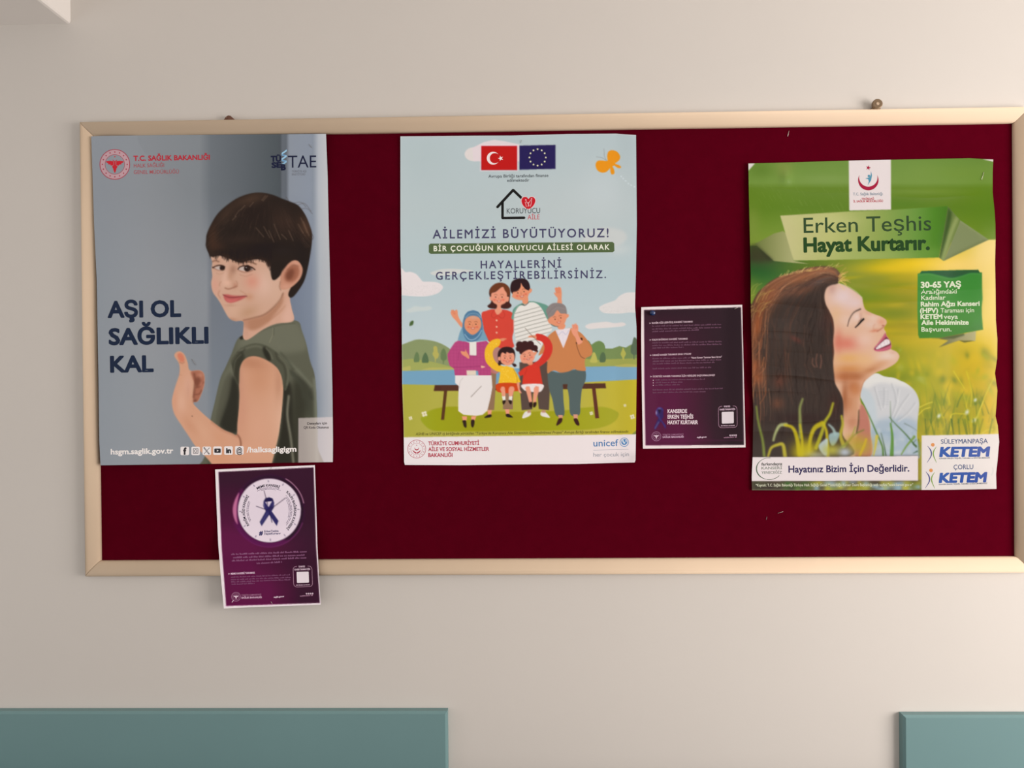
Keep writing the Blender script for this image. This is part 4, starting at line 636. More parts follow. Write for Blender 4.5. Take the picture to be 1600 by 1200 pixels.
def paint_notice():
    A = Art(996, 470, 1172, 708, (236, 218, 214)); rg = random.Random(6)
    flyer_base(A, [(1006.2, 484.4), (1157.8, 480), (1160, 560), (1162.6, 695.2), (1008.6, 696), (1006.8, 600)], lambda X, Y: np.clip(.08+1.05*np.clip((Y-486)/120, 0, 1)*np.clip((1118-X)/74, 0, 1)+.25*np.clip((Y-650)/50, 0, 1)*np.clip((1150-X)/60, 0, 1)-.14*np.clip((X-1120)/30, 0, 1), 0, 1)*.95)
    ribbon(A, (1030.6, 645), .72, (58, 44, 92), (66, 52, 106), (128, 116, 156)); A.fill([(1028, 640), (1033, 640), (1030.5, 647)], (44, 20, 50), .9, .3, smooth=False); A.blob(1025.5, 645, 1.2, 3, (190, 180, 206), .7); A.blob(1030.5, 638, 2.5, 1.5, (130, 110, 160), .6)
    A.line([(1014, 689), (1161, 688)], 1.2, (120, 50, 90), .35, .6, smooth=False)
    return A

# ---------------------------------------------------------------- the room
wall_m = material('wall_paint', (.615, .59, .556), .75, .2, noise=(3, .02), bump=(160, .12, .0008))
white_m = material('ceiling_paint', (.8, .77, .74), .8, .2, bump=(120, .1, .0008)); floor_m = material('floor_lino', (.17, .15, .135), .5, .3, noise=(6, .15))
def setting(name, V, F, m): return tag(mesh(name, V, F, m), kind='structure')
setting('wall_back', *box(-2.2, 4.4, 0, .12, 0, 2.9), wall_m)
setting('floor', *box(-2.2, 4.4, -4.2, .12, -.08, 0), floor_m)
setting('ceiling', *box(-2.2, 4.4, -4.2, .12, 2.9, 2.98), white_m)
P = at(110.3, 37.3, 0); r = .006
prof = [(-2.2, P[2]), (P[0]-r, P[2]), (P[0]-r*.3, P[2]+r*.3), (P[0], P[2]+r), (P[0], 2.9), (-2.2, 2.9)]
n = len(prof); V = [(x, y, z) for y in (0, -.42) for x, z in prof]
setting('trim_1', V, [tuple(range(n)), tuple(range(2*n-1, n-1, -1))]+[(i, n+i, n+(i+1) % n, (i+1) % n) for i in range(n)], white_m)
V, F = box(-2.2, 4.4, -.2, 0, .5, .672)
setting('added_shade_rail', V, F, material('shade_rail_dark', (.04, .03, .025), .6, .3))           # unseen dark rail, added just under the view to shade the lower wall

# ---------------------------------------------------------------- teal wall panels
teal_m = material('teal_lacquer', (.155, .275, .285), .42, .35, noise=(2.2, .06), bump=(30, .04, .002))
def wall_panel(x0, x1, top, label):
    T, B = .020, .006                          # thickness and bevel
    z0 = .672; ring = lambda e, y: [(x0+e, y, z0+e), (x1-e, y, z0+e), (x1-e, y, top-e), (x0+e, y, top-e)]
    V = ring(0, 0)+ring(0, -(T-B*.8))+ring(B*.75, -T); F = [(0, 1, 2, 3), (11, 10, 9, 8)]
    for k in (0, 4): F += [(k+i, k+4+i, k+4+(i+1) % 4, k+(i+1) % 4) for i in range(4)]
    c = ((x0+x1)/2, 0, z0); return tag(mesh('wall_panel', V, F, teal_m, None, c), label, 'wall panel')
wall_panel(-1.35, at(699, 1111, .016)[0], at(350, 1111.2, .016)[2], 'wide teal board on the wall below the left end of the notice board')
wall_panel(at(1410.6, 1117, .016)[0], at(1410.6, 1117, 0)[0]+1.1, at(1500, 1117, .016)[2], 'teal board with dark bevelled left edge below the right end of the notice board')

# ---------------------------------------------------------------- notice board
felt_m = material('burgundy_felt', (.080, .0009, .0075), .95, 0, noise=(40, .12), bump=(900, .25, .0006), sheen=0)
frame_m = material('cream_frame', (.71, .56, .41), .55, .2, noise=(5, .05), bump=(14, .05, .002))
A_, B_, C_, D_ = at(150, 215.3, FACE), at(1582.9, 192.6, FACE), at(1586.5, 869.4, FACE), at(157.7, 876, FACE)
X0, X1, Z0, Z1 = (A_[0]+D_[0])/2, (B_[0]+C_[0])/2, (C_[2]+D_[2])/2, (A_[2]+B_[2])/2
board = tag(empty('notice_board', ((X0+X1)/2, 0, Z0-.034)), 'large burgundy felt notice board in a cream frame hanging on the wall', 'notice board'); bo = board.location
mesh('felt_panel', *box(X0-.01, X1+.01, -.0085, -.001, Z0-.01, Z1+.01), felt_m, board, bo)
FW = .0345; PROF = [(0, 0), (0, .0100), (.0015, .0145), (.005, .0180), (.011, .0196), (.020, .0198), (.028, .0190), (.0325, .0174), (.0343, .0150), (FW, FACE), (FW, .0015)]
def rail(p, q, out):                           # mitred rail whose inner edge runs from p to q; out = outward direction
    p, q, out = map(np.array, (p, q, out)); d = (q-p)/np.linalg.norm(q-p); V = []; gap = .0005
    for e, s in ((p, -1), (q, 1)):
        for w, h in PROF: k = FW-w; v = e+out*k+d*s*(k-gap); V.append((v[0], -h, v[1]))
    n = len(PROF); F = [(i, i+1, n+i+1, n+i) for i in range(n-1)]+[(n-1, 0, n, 2*n-1), tuple(range(n))[::-1], tuple(range(n, 2*n))]
    o = mesh('frame_rail', V, F, frame_m, board, bo)
    o.data.polygons.foreach_set('use_smooth', [len(f.vertices) == 4 for f in o.data.polygons])
rail((X0, Z1), (X1, Z1), (0, 1.)); rail((X0, Z0), (X1, Z0), (0, -1.)); rail((X0, Z0), (X0, Z1), (-1., 0)); rail((X1, Z0), (X1, Z1), (1., 0))
brass_m = material('old_brass', (.22, .15, .09), .45, .4, metal=.4); rust_m = material('rusty_metal', (.16, .075, .05), .6, .4, metal=.3, noise=(200, .3)); plug_m = material('tan_plug', (.55, .42, .30), .6, .3)
c = at(1369, 164.5, .010); axis = (-.1, -1, .05)
V, F = join(lathe([(-.012, .0045), (.002, .0075), (.003, .0105), (.0075, .0105), (.0085, .0090), (.0085, .0035), (.0050, .0025)], c, axis), box(c[0]-.008, c[0]+.008, -.012, 0, c[2]-.012, c[2]-.004))
h = mesh('hanger_eye', V, F, brass_m, board, bo); tag(h, 'brass hanger eye above the right half of the top rail'); mesh('screw', *lathe([(.003, .0034), (.0086, .0034), (.0100, .0022), (.0096, .0005)], c, axis), plug_m, h, bo)
c = at(359, 184, .008)
V = [(c[0]+x, -y, c[2]+z) for y in (.001, .012) for x, z in ((-.012, -.006), (-.006, .001), (-.002, .0038), (.003, .0030), (.007, -.001), (.013, -.006))]
F = [tuple(range(6)), tuple(range(11, 5, -1))]+[(i, 6+i, 6+(i+1) % 6, (i+1) % 6) for i in range(6)]
h = mesh('hanger_plate', V, F, rust_m, board, bo); tag(h, 'small rusty hanger tip above the left half of the top rail'); cc = at(353.5, 184, .0135); mesh('screw', *lathe([(-.004, .0022), (0, .0022), (.001, .0012)], cc, (0, -1, 0), 10), rust_m, h, bo)

# ---------------------------------------------------------------- paper sheets with printed ink
LIT = {'boy_poster': [[[0.9954, 0.9068, 0.8388], [0.5563, 0.5012, 0.4587], [-0.0969, -0.0869, -0.0781], [0.4306, 0.3902, 0.3606], [-0.0957, -0.0873, -0.0851], [-0.0895, -0.0827, -0.072]], [[0.0119, 0.0109, 0.01], [-0.007, -0.0064, -0.0076], [-0.0039, -0.0034, -0.0032], [-0.0039, -0.0034, -0.0044], [-0.0047, -0.0046, -0.0045], [-0.0047, -0.0042, -0.0043]]], 'family_poster': [[[0.9523, 0.8675, 0.8036], [0.3174, 0.2808, 0.2616], [-0.0466, -0.0409, -0.0351], [-0.011, 0.0263, 0.0455], [-0.0003, -0.0082, -0.0082], [-0.0933, -0.0895, -0.0808]], [[0.0154, 0.0141, 0.0135], [0.0067, 0.0062, 0.0058], [-0.0026, -0.0022, -0.002], [0.0117, 0.0111, 0.0097], [0.0002, 0.0, 0.0004], [-0.0088, -0.0084, -0.0084]]], 'meadow_poster': [[[1.0542, 0.969, 0.8994], [0.131, 0.0943, 0.0861], [-0.1485, -0.1317, -0.1224], [0.2867, 0.2786, 0.2607], [0.1444, 0.1297, 0.125], [-0.1599, -0.1511, -0.1405]], [[0.0857, 0.0772, 0.0731], [-0.2771, -0.2507, -0.2359], [-0.1018, -0.0948, -0.0885], [0.2726, 0.2484, 0.2336], [0.1558, 0.1447, 0.135], [-0.0476, -0.0447, -0.0429]]], 'clock_flyer': [[[0.4911, 0.4662, 0.4789], [-1.0785, -0.9128, -0.6937], [0.5663, 0.5128, 0.4254], [-1.274, -1.0846, -0.846], [-0.0398, -0.0444, -0.05], [-0.7341, -0.6737, -0.5678]], [[0.0135, 0.0154, 0.0135], [0.0269, 0.0363, 0.0299], [0.0116, 0.0092, 0.0092], [0.0302, 0.0383, 0.0317], [0.0004, -0.004, -0.0042], [-0.0152, -0.0146, -0.015]]], 'text_flyer': [[[1.0642, 0.9777, 0.9271], [-0.0449, -0.0874, -0.1928], [0.1295, 0.1327, 0.1205], [0.2804, 0.3183, 0.4522], [-0.3865, -0.3769, -0.343], [0.0483, 0.0506, 0.042]], [[0.0206, 0.0182, 0.017], [-0.0245, -0.0189, -0.0173], [0.0017, -0.0001, -0.0006], [0.0397, 0.0317, 0.0295], [-0.0071, -0.002, 0.0], [-0.0137, -0.0132, -0.006]]]}
def poly2(k, u, v): x, y = (u-800)/800, (v-600)/600; return sum(np.multiply.outer(t, np.array(c)) for t, c in zip((np.ones_like(x), x, y, x*x, x*y, y*y), k))
def unlit(col, u, v, name):                    # ink colour that reads as col under the room's smooth daylight
    E, S = LIT[name]; return np.clip((lin(col)-poly2(S, u, v))/poly2(E, u, v), .002, .95)
def ink_mesh(name, V, F, col, mat, parent, smooth=True):
    me = bpy.data.meshes.new(name); V = np.asarray(V, float)-np.array(parent_origin(parent)); F = np.asarray(F)
    k = F.shape[1]; me.vertices.add(len(V)); me.vertices.foreach_set('co', V.ravel()); me.loops.add(F.size); me.loops.foreach_set('vertex_index', F.ravel().astype(np.int32))
    me.polygons.add(len(F)); me.polygons.foreach_set('loop_start', np.arange(0, F.size, k, dtype=np.int32)); me.polygons.foreach_set('loop_total', np.full(len(F), k, np.int32))
    if smooth: me.polygons.foreach_set('use_smooth', np.ones(len(F), bool))
    me.update(calc_edges=True); me.materials.append(mat)
    a = me.color_attributes.new('ink', 'FLOAT_COLOR', 'POINT'); a.data.foreach_set('color', np.c_[col, np.ones(len(V))].astype(np.float32).ravel())
    return link(bpy.data.objects.new(name, me), parent)
def parent_origin(p):
    c = np.zeros(3)
    while p: c += np.array(p.location); p = p.parent
    return c

LINES = ('headline', 'body_heading', 'body_text', 'slogan', 'heading_mark', 'bullet')
class Sheet:
    def __init__(self, name, label, cat, art, top, bottom, left, right, depth, mat, parts, paper='paper_sheet', group=None):
        self.depth, self.mat, self.art, self.name = depth, mat, art, name
        nx = int(np.hypot(*(np.array(top[-1])-top[0])))+1; ny = int(np.hypot(*(np.array(left[-1])-left[0])))+1
        T, B, L, R = resample(top, nx), resample(bottom, nx), resample(left, ny), resample(right, ny)
        s = np.linspace(0, 1, nx)[None, :, None]; t = np.linspace(0, 1, ny)[:, None, None]
        G = (1-t)*T[None]+t*B[None]+(1-s)*L[:, None]+s*R[:, None]-((1-s)*(1-t)*T[0]+s*(1-t)*T[-1]+(1-s)*t*B[0]+s*t*B[-1])
        u, v = G[..., 0], G[..., 1]; P = at(u, v, depth(u, v))
        c = at((bottom[0][0]+bottom[-1][0])/2, (bottom[0][1]+bottom[-1][1])/2, .012); self.root = tag(empty(name, c), label, cat, group)
        img = self.sample(art.img, u, v); col = unlit(img, u, v, name).reshape(-1, 3); V = P.reshape(-1, 3)
        idx = np.arange(nx*ny).reshape(ny, nx); Q = np.stack([idx[:-1, :-1], idx[1:, :-1], idx[1:, 1:], idx[:-1, 1:]], -1).reshape(-1, 4)
        uc, vc = (u[:-1, :-1]+u[1:, 1:])/2, (v[:-1, :-1]+v[1:, 1:])/2; owner = np.zeros(uc.shape, int)
        for k, (nm, par, lab) in enumerate(parts):
            if nm in art.masks: owner[self.sample(art.masks[nm], uc, vc) > .5] = k+1
        owner = owner.ravel(); self.parts = {}
        for k, (nm, par, lab) in enumerate([(paper, None, None)]+list(parts)):
            f = Q[owner == k]
            if not len(f): continue
            used, inv = np.unique(f, return_inverse=True); o = ink_mesh(nm, V[used], inv.reshape(-1, 4), col[used], mat, self.parts.get(par, self.root))
            if lab: o['label'] = lab
            self.parts[nm] = o
        self.ink = {}
    def sample(self, a, u, v):
        x = np.clip(u-self.art.x0, 0, self.art.w-1.001); y = np.clip(v-self.art.y0, 0, self.art.h-1.001); i, j = x.astype(int), y.astype(int); fx, fy = x-i, y-j
        if a.ndim == 3: fx, fy = fx[..., None], fy[..., None]
        return (a[j, i]*(1-fx)+a[j, i+1]*fx)*(1-fy)+(a[j+1, i]*(1-fx)+a[j+1, i+1]*fx)*fy
    # flat crisp ink: triangles given at photo positions, laid a hair above the sheet
    def add(self, part, pts, tris, col, lift=.00025, union=False):
        pts = np.asarray(pts, float)[:, :2]
        if union:
            r = merged(pts, tris, 1e-4)
            pts, tris = r if r else (pts, [t[:3] for t in tris]+[(t[0], t[2], t[3]) for t in tris])
        t = np.asarray(tris, int).reshape(-1, 3)
        for _ in range(3):                         # split long triangles so that the ink follows the sheet
            e = [np.hypot(*(pts[t[:, i]]-pts[t[:, (i+1) % 3]]).T) for i in range(3)]; big = np.max(e, 0) > 9
            if not big.any(): break
            keep, q = t[~big], t[big]; n = len(pts); k = len(q); pts = np.vstack([pts]+[(pts[q[:, i]]+pts[q[:, (i+1) % 3]])/2 for i in range(3)]); a, b, c = n+np.arange(k), n+k+np.arange(k), n+2*k+np.arange(k)
            t = np.vstack([keep, np.c_[q[:, 0], a, c], np.c_[a, q[:, 1], b], np.c_[c, b, q[:, 2]], np.c_[a, b, c]])
        A, B, C = pts[t[:, 0]], pts[t[:, 1]], pts[t[:, 2]]; area = (B-A)[:, 0]*(C-A)[:, 1]-(B-A)[:, 1]*(C-A)[:, 0]; t = t[np.abs(area) > 1e-6]; area = area[np.abs(area) > 1e-6]; t[area > 0] = t[area > 0][:, ::-1]
        u, v = pts[:, 0], pts[:, 1]; V = at(u, v, self.depth(u, v)+lift*.28)
        D = self.ink.setdefault(part, [[], [], [], 0]); D[0].append(V); D[1].append(t+D[3]); D[2].append(unlit(np.tile(np.asarray(col, float), (len(u), 1)), u, v, self.name)); D[3] += len(u)
    def poly(self, part, P, col, lift=.00025):
        P = np.asarray(P, float); t = tessellate_polygon([[Vector((p[0], p[1], 0)) for p in P]]); self.add(part, P, t, col, lift)
    def path(self, part, P, w, col, closed=False, lift=.00025, taper=None, round_ends=True):
        P = np.asarray(P, float); n = len(P); A, Bq = P, np.roll(P, -1, 0); m = n if closed else n-1
        W = np.full(n, w/2.) if taper is None else w/2*np.interp(np.linspace(0, 1, n), np.linspace(0, 1, len(taper)), taper)
        pts, tr = [], []
        for i in range(m):
            a, b = A[i], Bq[i]; d = b-a; L = np.hypot(*d)
            if L < 1e-9: continue
            q = np.array((-d[1], d[0]))/L; k = len(pts); wa, wb = W[i], W[(i+1) % n]; pts += [a+q*wa, a-q*wa, b-q*wb, b+q*wb]; tr += [(k, k+1, k+2), (k, k+2, k+3)]
        for i in range(n):
            if not closed and not round_ends and i in (0, n-1): continue
            k = len(pts); pts += [P[i]+W[i]*np.array((math.cos(x), math.sin(x))) for x in np.arange(8)*math.pi/4]; tr += [tuple(range(k, k+8))]
        self.add(part, pts, tr, col, lift, True)
    def disc(self, part, c, r, col, lift=.00025, n=14): self.poly(part, ell(c[0], c[1], r, r, n=n), col, lift)
    def ring(self, part, c, r, w, col, lift=.00025, n=40): self.path(part, ell(c[0], c[1], r, r, n=n), w, col, True, lift)
    def star(self, part, c, r, col, rot=-90, k=.4, lift=.0003): self.poly(part, [(c[0]+(r if i % 2 == 0 else r*k)*math.cos(math.radians(rot+36*i)), c[1]+(r if i % 2 == 0 else r*k)*math.sin(math.radians(rot+36*i))) for i in range(10)], col, lift)
    def line(self, part):                          # every line of lettering is a part of its own
        return part+'#%d' % len(self.ink) if part in LINES else part
    def text(self, part, s, p0, p1, cap, col, bold=0, track=False, shear=0, arc=None, lift=.0003):
        part = self.line(part)
        off = bold if cap < 6 else 0
        V, T, w0 = glyphs(s, 1.0, off)
        if track:
            w = np.hypot(p1[0]-p0[0], p1[1]-p0[1])/cap*.682/(track if track is not True else 1); V, T, w0 = glyphs(s, max(.6, 1+(w-w0)/max(w0*.92, .1)), off)
        V = V.copy()
        if bold and not off: V, T = embolden(V, T, bold)
        if shear: V[:, 0] += V[:, 1]*shear
        x0, x1 = V[:, 0].min(), V[:, 0].max(); X = (V[:, 0]-x0)/(x1-x0); Y = V[:, 1]/.682*cap
        if arc:
            cx, cy, r, a0, a1 = arc; a = np.radians(a0+(a1-a0)*X); R = r+Y; P = np.c_[cx+R*np.cos(a), cy+R*np.sin(a)]
        else:
            p0, p1 = np.array(p0, float), np.array(p1, float); d = p1-p0; q = np.array((d[1], -d[0]))/np.hypot(*d); P = p0+X[:, None]*d+Y[:, None]*q
        self.add(part, P, T, col, lift)
    def micro(self, part, p0, p1, h, col, seed=0, fill=.8, words=(3, 9)):      # a line of type too small to read
        part = self.line(part); rg = random.Random(seed); p0, p1 = np.array(p0, float), np.array(p1, float); d = p1-p0; L = np.hypot(*d); d /= L; q = np.array((d[1], -d[0])); x = 0
        while x < L-.4:
            n = rg.randint(*words)
            for _ in range(n):
                w = rg.uniform(.45, .8)*h*.62; hh = h*rg.choice((.6, .6, .65, .9, 1))
                if x+w > L: break
                a = p0+d*x; self.add(part, [a, a+d*w, a+d*w+q*hh, a+q*hh], [(0, 1, 2), (0, 2, 3)], col); x += w+h*.16
            x += h*.5
    def finish(self, labels={}, parents={}):
        for part, (V, T, c, n) in self.ink.items():
            part = part.split('#')[0]
            o = ink_mesh(part, np.vstack(V), np.vstack(T), np.vstack(c), self.mat, self.parts.get(parents.get(part), self.root), False); self.parts[part] = o
            if part in labels: o['label'] = labels[part]
_fc = bpy.data.curves.new('type', 'FONT'); _fc.resolution_u = 3; _fo = bpy.data.objects.new('type', _fc); scene.collection.objects.link(_fo); _cache = {}
def merged(pts, fs, eps):                      # overlapping outlines merged into one flat non-overlapping net
    P = np.asarray(pts, float); F = []; tot = 0
    for f in fs:
        f = list(map(int, f)); x, y = P[f, 0], P[f, 1]; ar = (x*np.roll(y, -1)-np.roll(x, -1)*y).sum()/2
        if abs(ar) > eps*eps*4: F.append(f if ar > 0 else f[::-1]); tot += abs(ar)
    for k in (0, 1, 2, 3):                         # the net can fail on near-coincident edges: nudge the outline and try again
        Q = P+np.random.default_rng(k).normal(0, eps*k*4, P.shape)
        r = delaunay_2d_cdt([Vector(p) for p in Q], [], F, 0, eps*(1, .1, .1, 3)[k], True)
        V = np.array([p[:] for p in r[0]]); T = np.array([f for f, o in zip(r[2], r[5]) if o]).reshape(-1, 3)
        A, B, C = V[T[:, 0]], V[T[:, 1]], V[T[:, 2]]; got = np.abs((B-A)[:, 0]*(C-A)[:, 1]-(B-A)[:, 1]*(C-A)[:, 0]).sum()/2
        if got <= tot*1.0005: return V, T
    return None
def embolden(V, T, w):                         # glyph outlines grown by w, merged into one flat non-overlapping net
    E = {}
    for t in T:
        for a, b in ((t[0], t[1]), (t[1], t[2]), (t[2], t[0])): E[(min(a, b), max(a, b))] = E.get((min(a, b), max(a, b)), 0)+1
    pts = [tuple(x) for x in V]; used = set(); root = list(range(len(V)))
    def find(a):
        while root[a] != a: root[a] = root[root[a]]; a = root[a]
        return a
    for t in T: root[find(t[0])] = find(t[1]); root[find(t[1])] = find(t[2])
    groups = {}
    for t in T: groups.setdefault(find(t[0]), []).append(tuple(t))
    for (a, b), c in E.items():
        d = V[b]-V[a]; L = np.hypot(*d)
        if c != 1 or L < 1e-7: continue
        q = np.array((-d[1], d[0]))/L*w; k = len(pts); pts += [tuple(V[a]+q), tuple(V[a]-q), tuple(V[b]-q), tuple(V[b]+q)]; groups[find(a)].append((k, k+1, k+2, k+3)); used |= {a, b}
    for a in used: k = len(pts); pts += [tuple(V[a]+w*np.array((math.cos(x), math.sin(x)))) for x in np.arange(8)*math.pi/4]; groups[find(a)].append(tuple(range(k, k+8)))
    pts = np.array(pts); OV, OT, n = [], [], 0
    for fs in groups.values():                     # one glyph at a time
        ids, inv = np.unique(np.concatenate([np.array(f) for f in fs]), return_inverse=True); loc = []; k = 0
        for f in fs: loc.append(inv[k:k+len(f)]); k += len(f)
        r = merged(pts[ids], loc, 1e-5) or (pts[ids], np.array([f for f in loc if len(f) == 3]))
        OV.append(r[0]); OT.append(r[1]+n); n += len(r[0])
    return np.vstack(OV), np.vstack(OT)
def glyphs(s, spacing, off=0):
    k = (s, round(spacing, 3), off)
    if k not in _cache:
        _fc.body = s; _fc.space_character = spacing; _fc.offset = off; bpy.context.view_layer.update(); e = _fo.evaluated_get(bpy.context.evaluated_depsgraph_get()); m = e.to_mesh()
        V = np.array([v.co[:2] for v in m.vertices]); m.calc_loop_triangles(); T = np.array([t.vertices[:] for t in m.loop_triangles]); e.to_mesh_clear()
        U, inv = np.unique(np.round(V, 4), axis=0, return_inverse=True); _cache[k] = (U, inv.ravel()[T], U[:, 0].max()-U[:, 0].min())
    return _cache[k]

# ---------------------------------------------------------------- poster: boy with thumb up
ink1, ink2, ink3, ink4 = ink_material('matt_print', .5, .25), ink_material('satin_print', .45, .25), ink_material('glossy_print', .22, .2), ink_material('laser_print', .6, .2)
def ramp(x, a, b): t = np.clip((np.asarray(x, float)-a)/(b-a), 0, 1); return t*t*(3-2*t)
def emblem(S, part, c, r, col, tint=None, k=1.0, stars=16):
    if tint is not None: S.poly(part, list(ell(c[0], c[1], r, r, n=40))+list(ell(c[0], c[1], r, r, n=40)[:1])+list(ell(c[0], c[1], r*.66, r*.66, n=40)[:1])+list(ell(c[0], c[1], r*.66, r*.66, n=40)[::-1]), tint, .0002)
    S.ring(part, c, r, max(.5, r*.05), col); S.ring(part, c, r*.66, max(.35, r*.03), col)
    for i in range(stars): a = 2*math.pi*i/stars; S.disc(part, (c[0]+r*.83*math.cos(a), c[1]+r*.83*math.sin(a)), r*.05, col, n=8)
def caduceus(S, part, c, r, col):
    q = lambda *p: [(c[0]+r*p[i], c[1]+r*p[i+1]) for i in range(0, len(p), 2)]
    for s in (-1, 1):
        S.poly(part, q(s*.08, -.2, s*.3, -.24, s*.58, -.2, s*.52, -.1, s*.44, -.08, s*.42, 0, s*.3, .0, s*.26, .08, s*.08, .06), col)
        S.path(part, q(s*.02, .05, s*.16, .14, s*.1, .24, -s*.08, .32, -s*.02, .48), r*.05, col)
    S.poly(part, q(-.05, -.2, .05, -.2, .06, .1, .14, .14, .02, .55, -.02, .55, -.14, .14, -.06, .1), col); S.path(part, [(c[0]+r*.12*math.cos(a), c[1]-r*.32+r*.12*math.sin(a)) for a in np.linspace(.3, 2.84, 8)], r*.05, col); S.star(part, (c[0], c[1]-r*.5), r*.07, col)

A = paint_boy()
def dep_boy(u, v): return .0105+.0128*np.maximum(ramp(u, 300, 162)**1.2, .62*ramp(v, 310, 213)**1.3)+.0015*np.sin(v/70.)*ramp(u, 420, 520)*ramp(v, 230, 300)+.001*np.sin((u+v)/90.)
S = Sheet('boy_poster', 'grey poster of a smiling boy giving a thumbs-up, leftmost on the board', 'poster', A,
    [(142.5, 213), (160, 212.2), (250, 211.2), (340, 210.6), (420, 209.8), (509.4, 209)], [(157, 727), (300, 725.2), (520, 722)], [(142.5, 213), (144.5, 270), (147, 350), (151.3, 440), (154, 600), (155.2, 690), (157, 727)], [(509.4, 209), (511.9, 275), (513.5, 350), (515.5, 430), (517.4, 520), (519.4, 610), (520.3, 690), (520, 722)], dep_boy, ink1,
    [('face', None, 'printed picture of a smiling boy looking over his shoulder'), ('shirt', 'face', 'olive T-shirt with rolled sleeve'), ('arm', 'face', 'bare arm with thumb up'), ('hair', 'face', 'dark brown bowl-cut hair'), ('note_box', None, 'pale note box at the lower right corner')])
red = (176, 46, 58)
c = (179.4, 256.9); emblem(S, 'ministry_emblem', c, 23.3, (160, 62, 76), (182, 146, 150)); caduceus(S, 'ministry_emblem', c, 24, (190, 40, 50))
S.text('ministry_lettering', 'T.C. SAĞLIK BAKANLIĞI', (208.5, 251.2), (328, 249.4), 7.5, red, .035); S.text('ministry_lettering', 'HALK SAĞLIĞI', (209, 261.7), (256.4, 261), 5.8, (160, 76, 80), .008); S.text('ministry_lettering', 'GENEL MÜDÜRLÜĞÜ', (209, 271.8), (279.5, 271), 5.6, (160, 76, 80), .008)
nv = (34, 36, 58)
S.text('institute_logo', 'TÜ', (423, 252.3), (439.3, 252), 8.2, nv, .06); S.text('institute_logo', 'SE', (424.3, 262), (440, 261.4), 7.8, nv, .06); S.text('institute_logo', 'B', (438.8, 265.6), (446.8, 265.4), 8.6, nv, .07)
for i, cc in enumerate([(150, 188, 210), (112, 152, 186), (150, 188, 210), (112, 152, 186), (140, 176, 200)]):
    y = 234.5+i*4.3; S.poly('institute_logo', [(440, y+4.5), (448, y-1), (448, y+2), (440, y+7.5)] if i % 2 == 0 else [(440, y+2), (448, y+3.5), (448, y+6), (440, y+4.5)], cc)
S.text('institute_logo', 'TAE', (450, 262), (494.3, 261.6), 18.7, nv, -0 or .0); S.text('institute_logo', 'TÜRKİYE AŞI', (456, 269.3), (478.6, 269), 3, (112, 113, 118), .02); S.text('institute_logo', 'ENSTİTÜSÜ', (456, 274), (477, 273.7), 3, (112, 113, 118), .02)
nb = (35, 43, 62)
for s, a, b in (('AŞI OL', (168.2, 495.8), (283.2, 494)), ('SAĞLIKLI', (169.8, 538.2), (326, 535.8)), ('KAL', (172, 581.3), (240.2, 580.2))): S.text('headline', s, a, b, 24, nb, .038)
wh = (230, 218, 211)
S.text('web_address', 'hsgm.saglik.gov.tr', (173, 710), (270.8, 708.2), 8.3, wh, .028); S.text('account_name', '/halksagligigm', (385.3, 706.8), (463.2, 705.4), 8, wh, .03)
for k, (x, y) in enumerate(((288.7, 704.6), (305.7, 704.6), (323.1, 704.4), (339.9, 704.2), (357, 704), (374, 703.7))):
    p = 'social_media_icon' if k == 0 else 'social_media_icon.%03d' % k; h = 6.7; dk = (52, 48, 50)
    S.poly(p, [(x+sx*(h-2)+2*math.cos(a), y+sy*(h-2)+2*math.sin(a)) for sx, sy, a0 in ((1, 1, 0), (-1, 1, 90), (-1, -1, 180), (1, -1, 270)) for a in np.radians((a0, a0+30, a0+60, a0+90))], (228, 216, 211))
    L = .0004
    if k == 0: S.text(p, 'f', (x-2.4, y+5.4), (x+3, y+5.3), 10, dk, .06, lift=L)
    if k == 1: S.path(p, [(x-3.6, y-3.6), (x+3.6, y-3.6), (x+3.6, y+3.6), (x-3.6, y+3.6)], 1, (110, 104, 106), True, L); S.ring(p, (x, y), 2, 1, (110, 104, 106), L, 14)
    if k == 2: S.path(p, [(x-4, y-4.6), (x+3.4, y+4.6)], 2, (66, 62, 64), lift=L); S.path(p, [(x+4, y-4.6), (x-4.2, y+4.8)], .8, (66, 62, 64), lift=L); S.path(p, [(x-3.4, y-4), (x+3, y+4)], .6, (210, 200, 196), lift=.0005)
    if k == 3: S.poly(p, [(x-5, y-2.6), (x-4, y-3.4), (x+4, y-3.4), (x+5, y-2.6), (x+5, y+2.6), (x+4, y+3.4), (x-4, y+3.4), (x-5, y+2.6)], dk, L); S.poly(p, [(x-1, y-1.6), (x+2, y), (x-1, y+1.6)], (228, 216, 211), .0005)
    if k == 4: S.text(p, 'in', (x-3.8, y+3.8), (x+4.2, y+3.7), 7.6, dk, .06, lift=L)
    if k == 5: S.text(p, '@', (x-4.6, y+4.6), (x+4.6, y+4.5), 8.6, dk, .02, lift=L)
S.text('note_lettering', 'Detayları için', (480, 663.7), (511, 662.8), 3.7, (70, 62, 62), .02); S.text('note_lettering', 'QR Kodu Okutunuz', (474.5, 669.8), (514, 669.3), 3.7, (78, 70, 70), .02)
S.finish({'headline': 'line of large navy capitals', 'ministry_emblem': 'round red emblem with winged staff', 'ministry_lettering': 'red lettering beside the round emblem'}, {'note_lettering': 'note_box'})
BOY = S

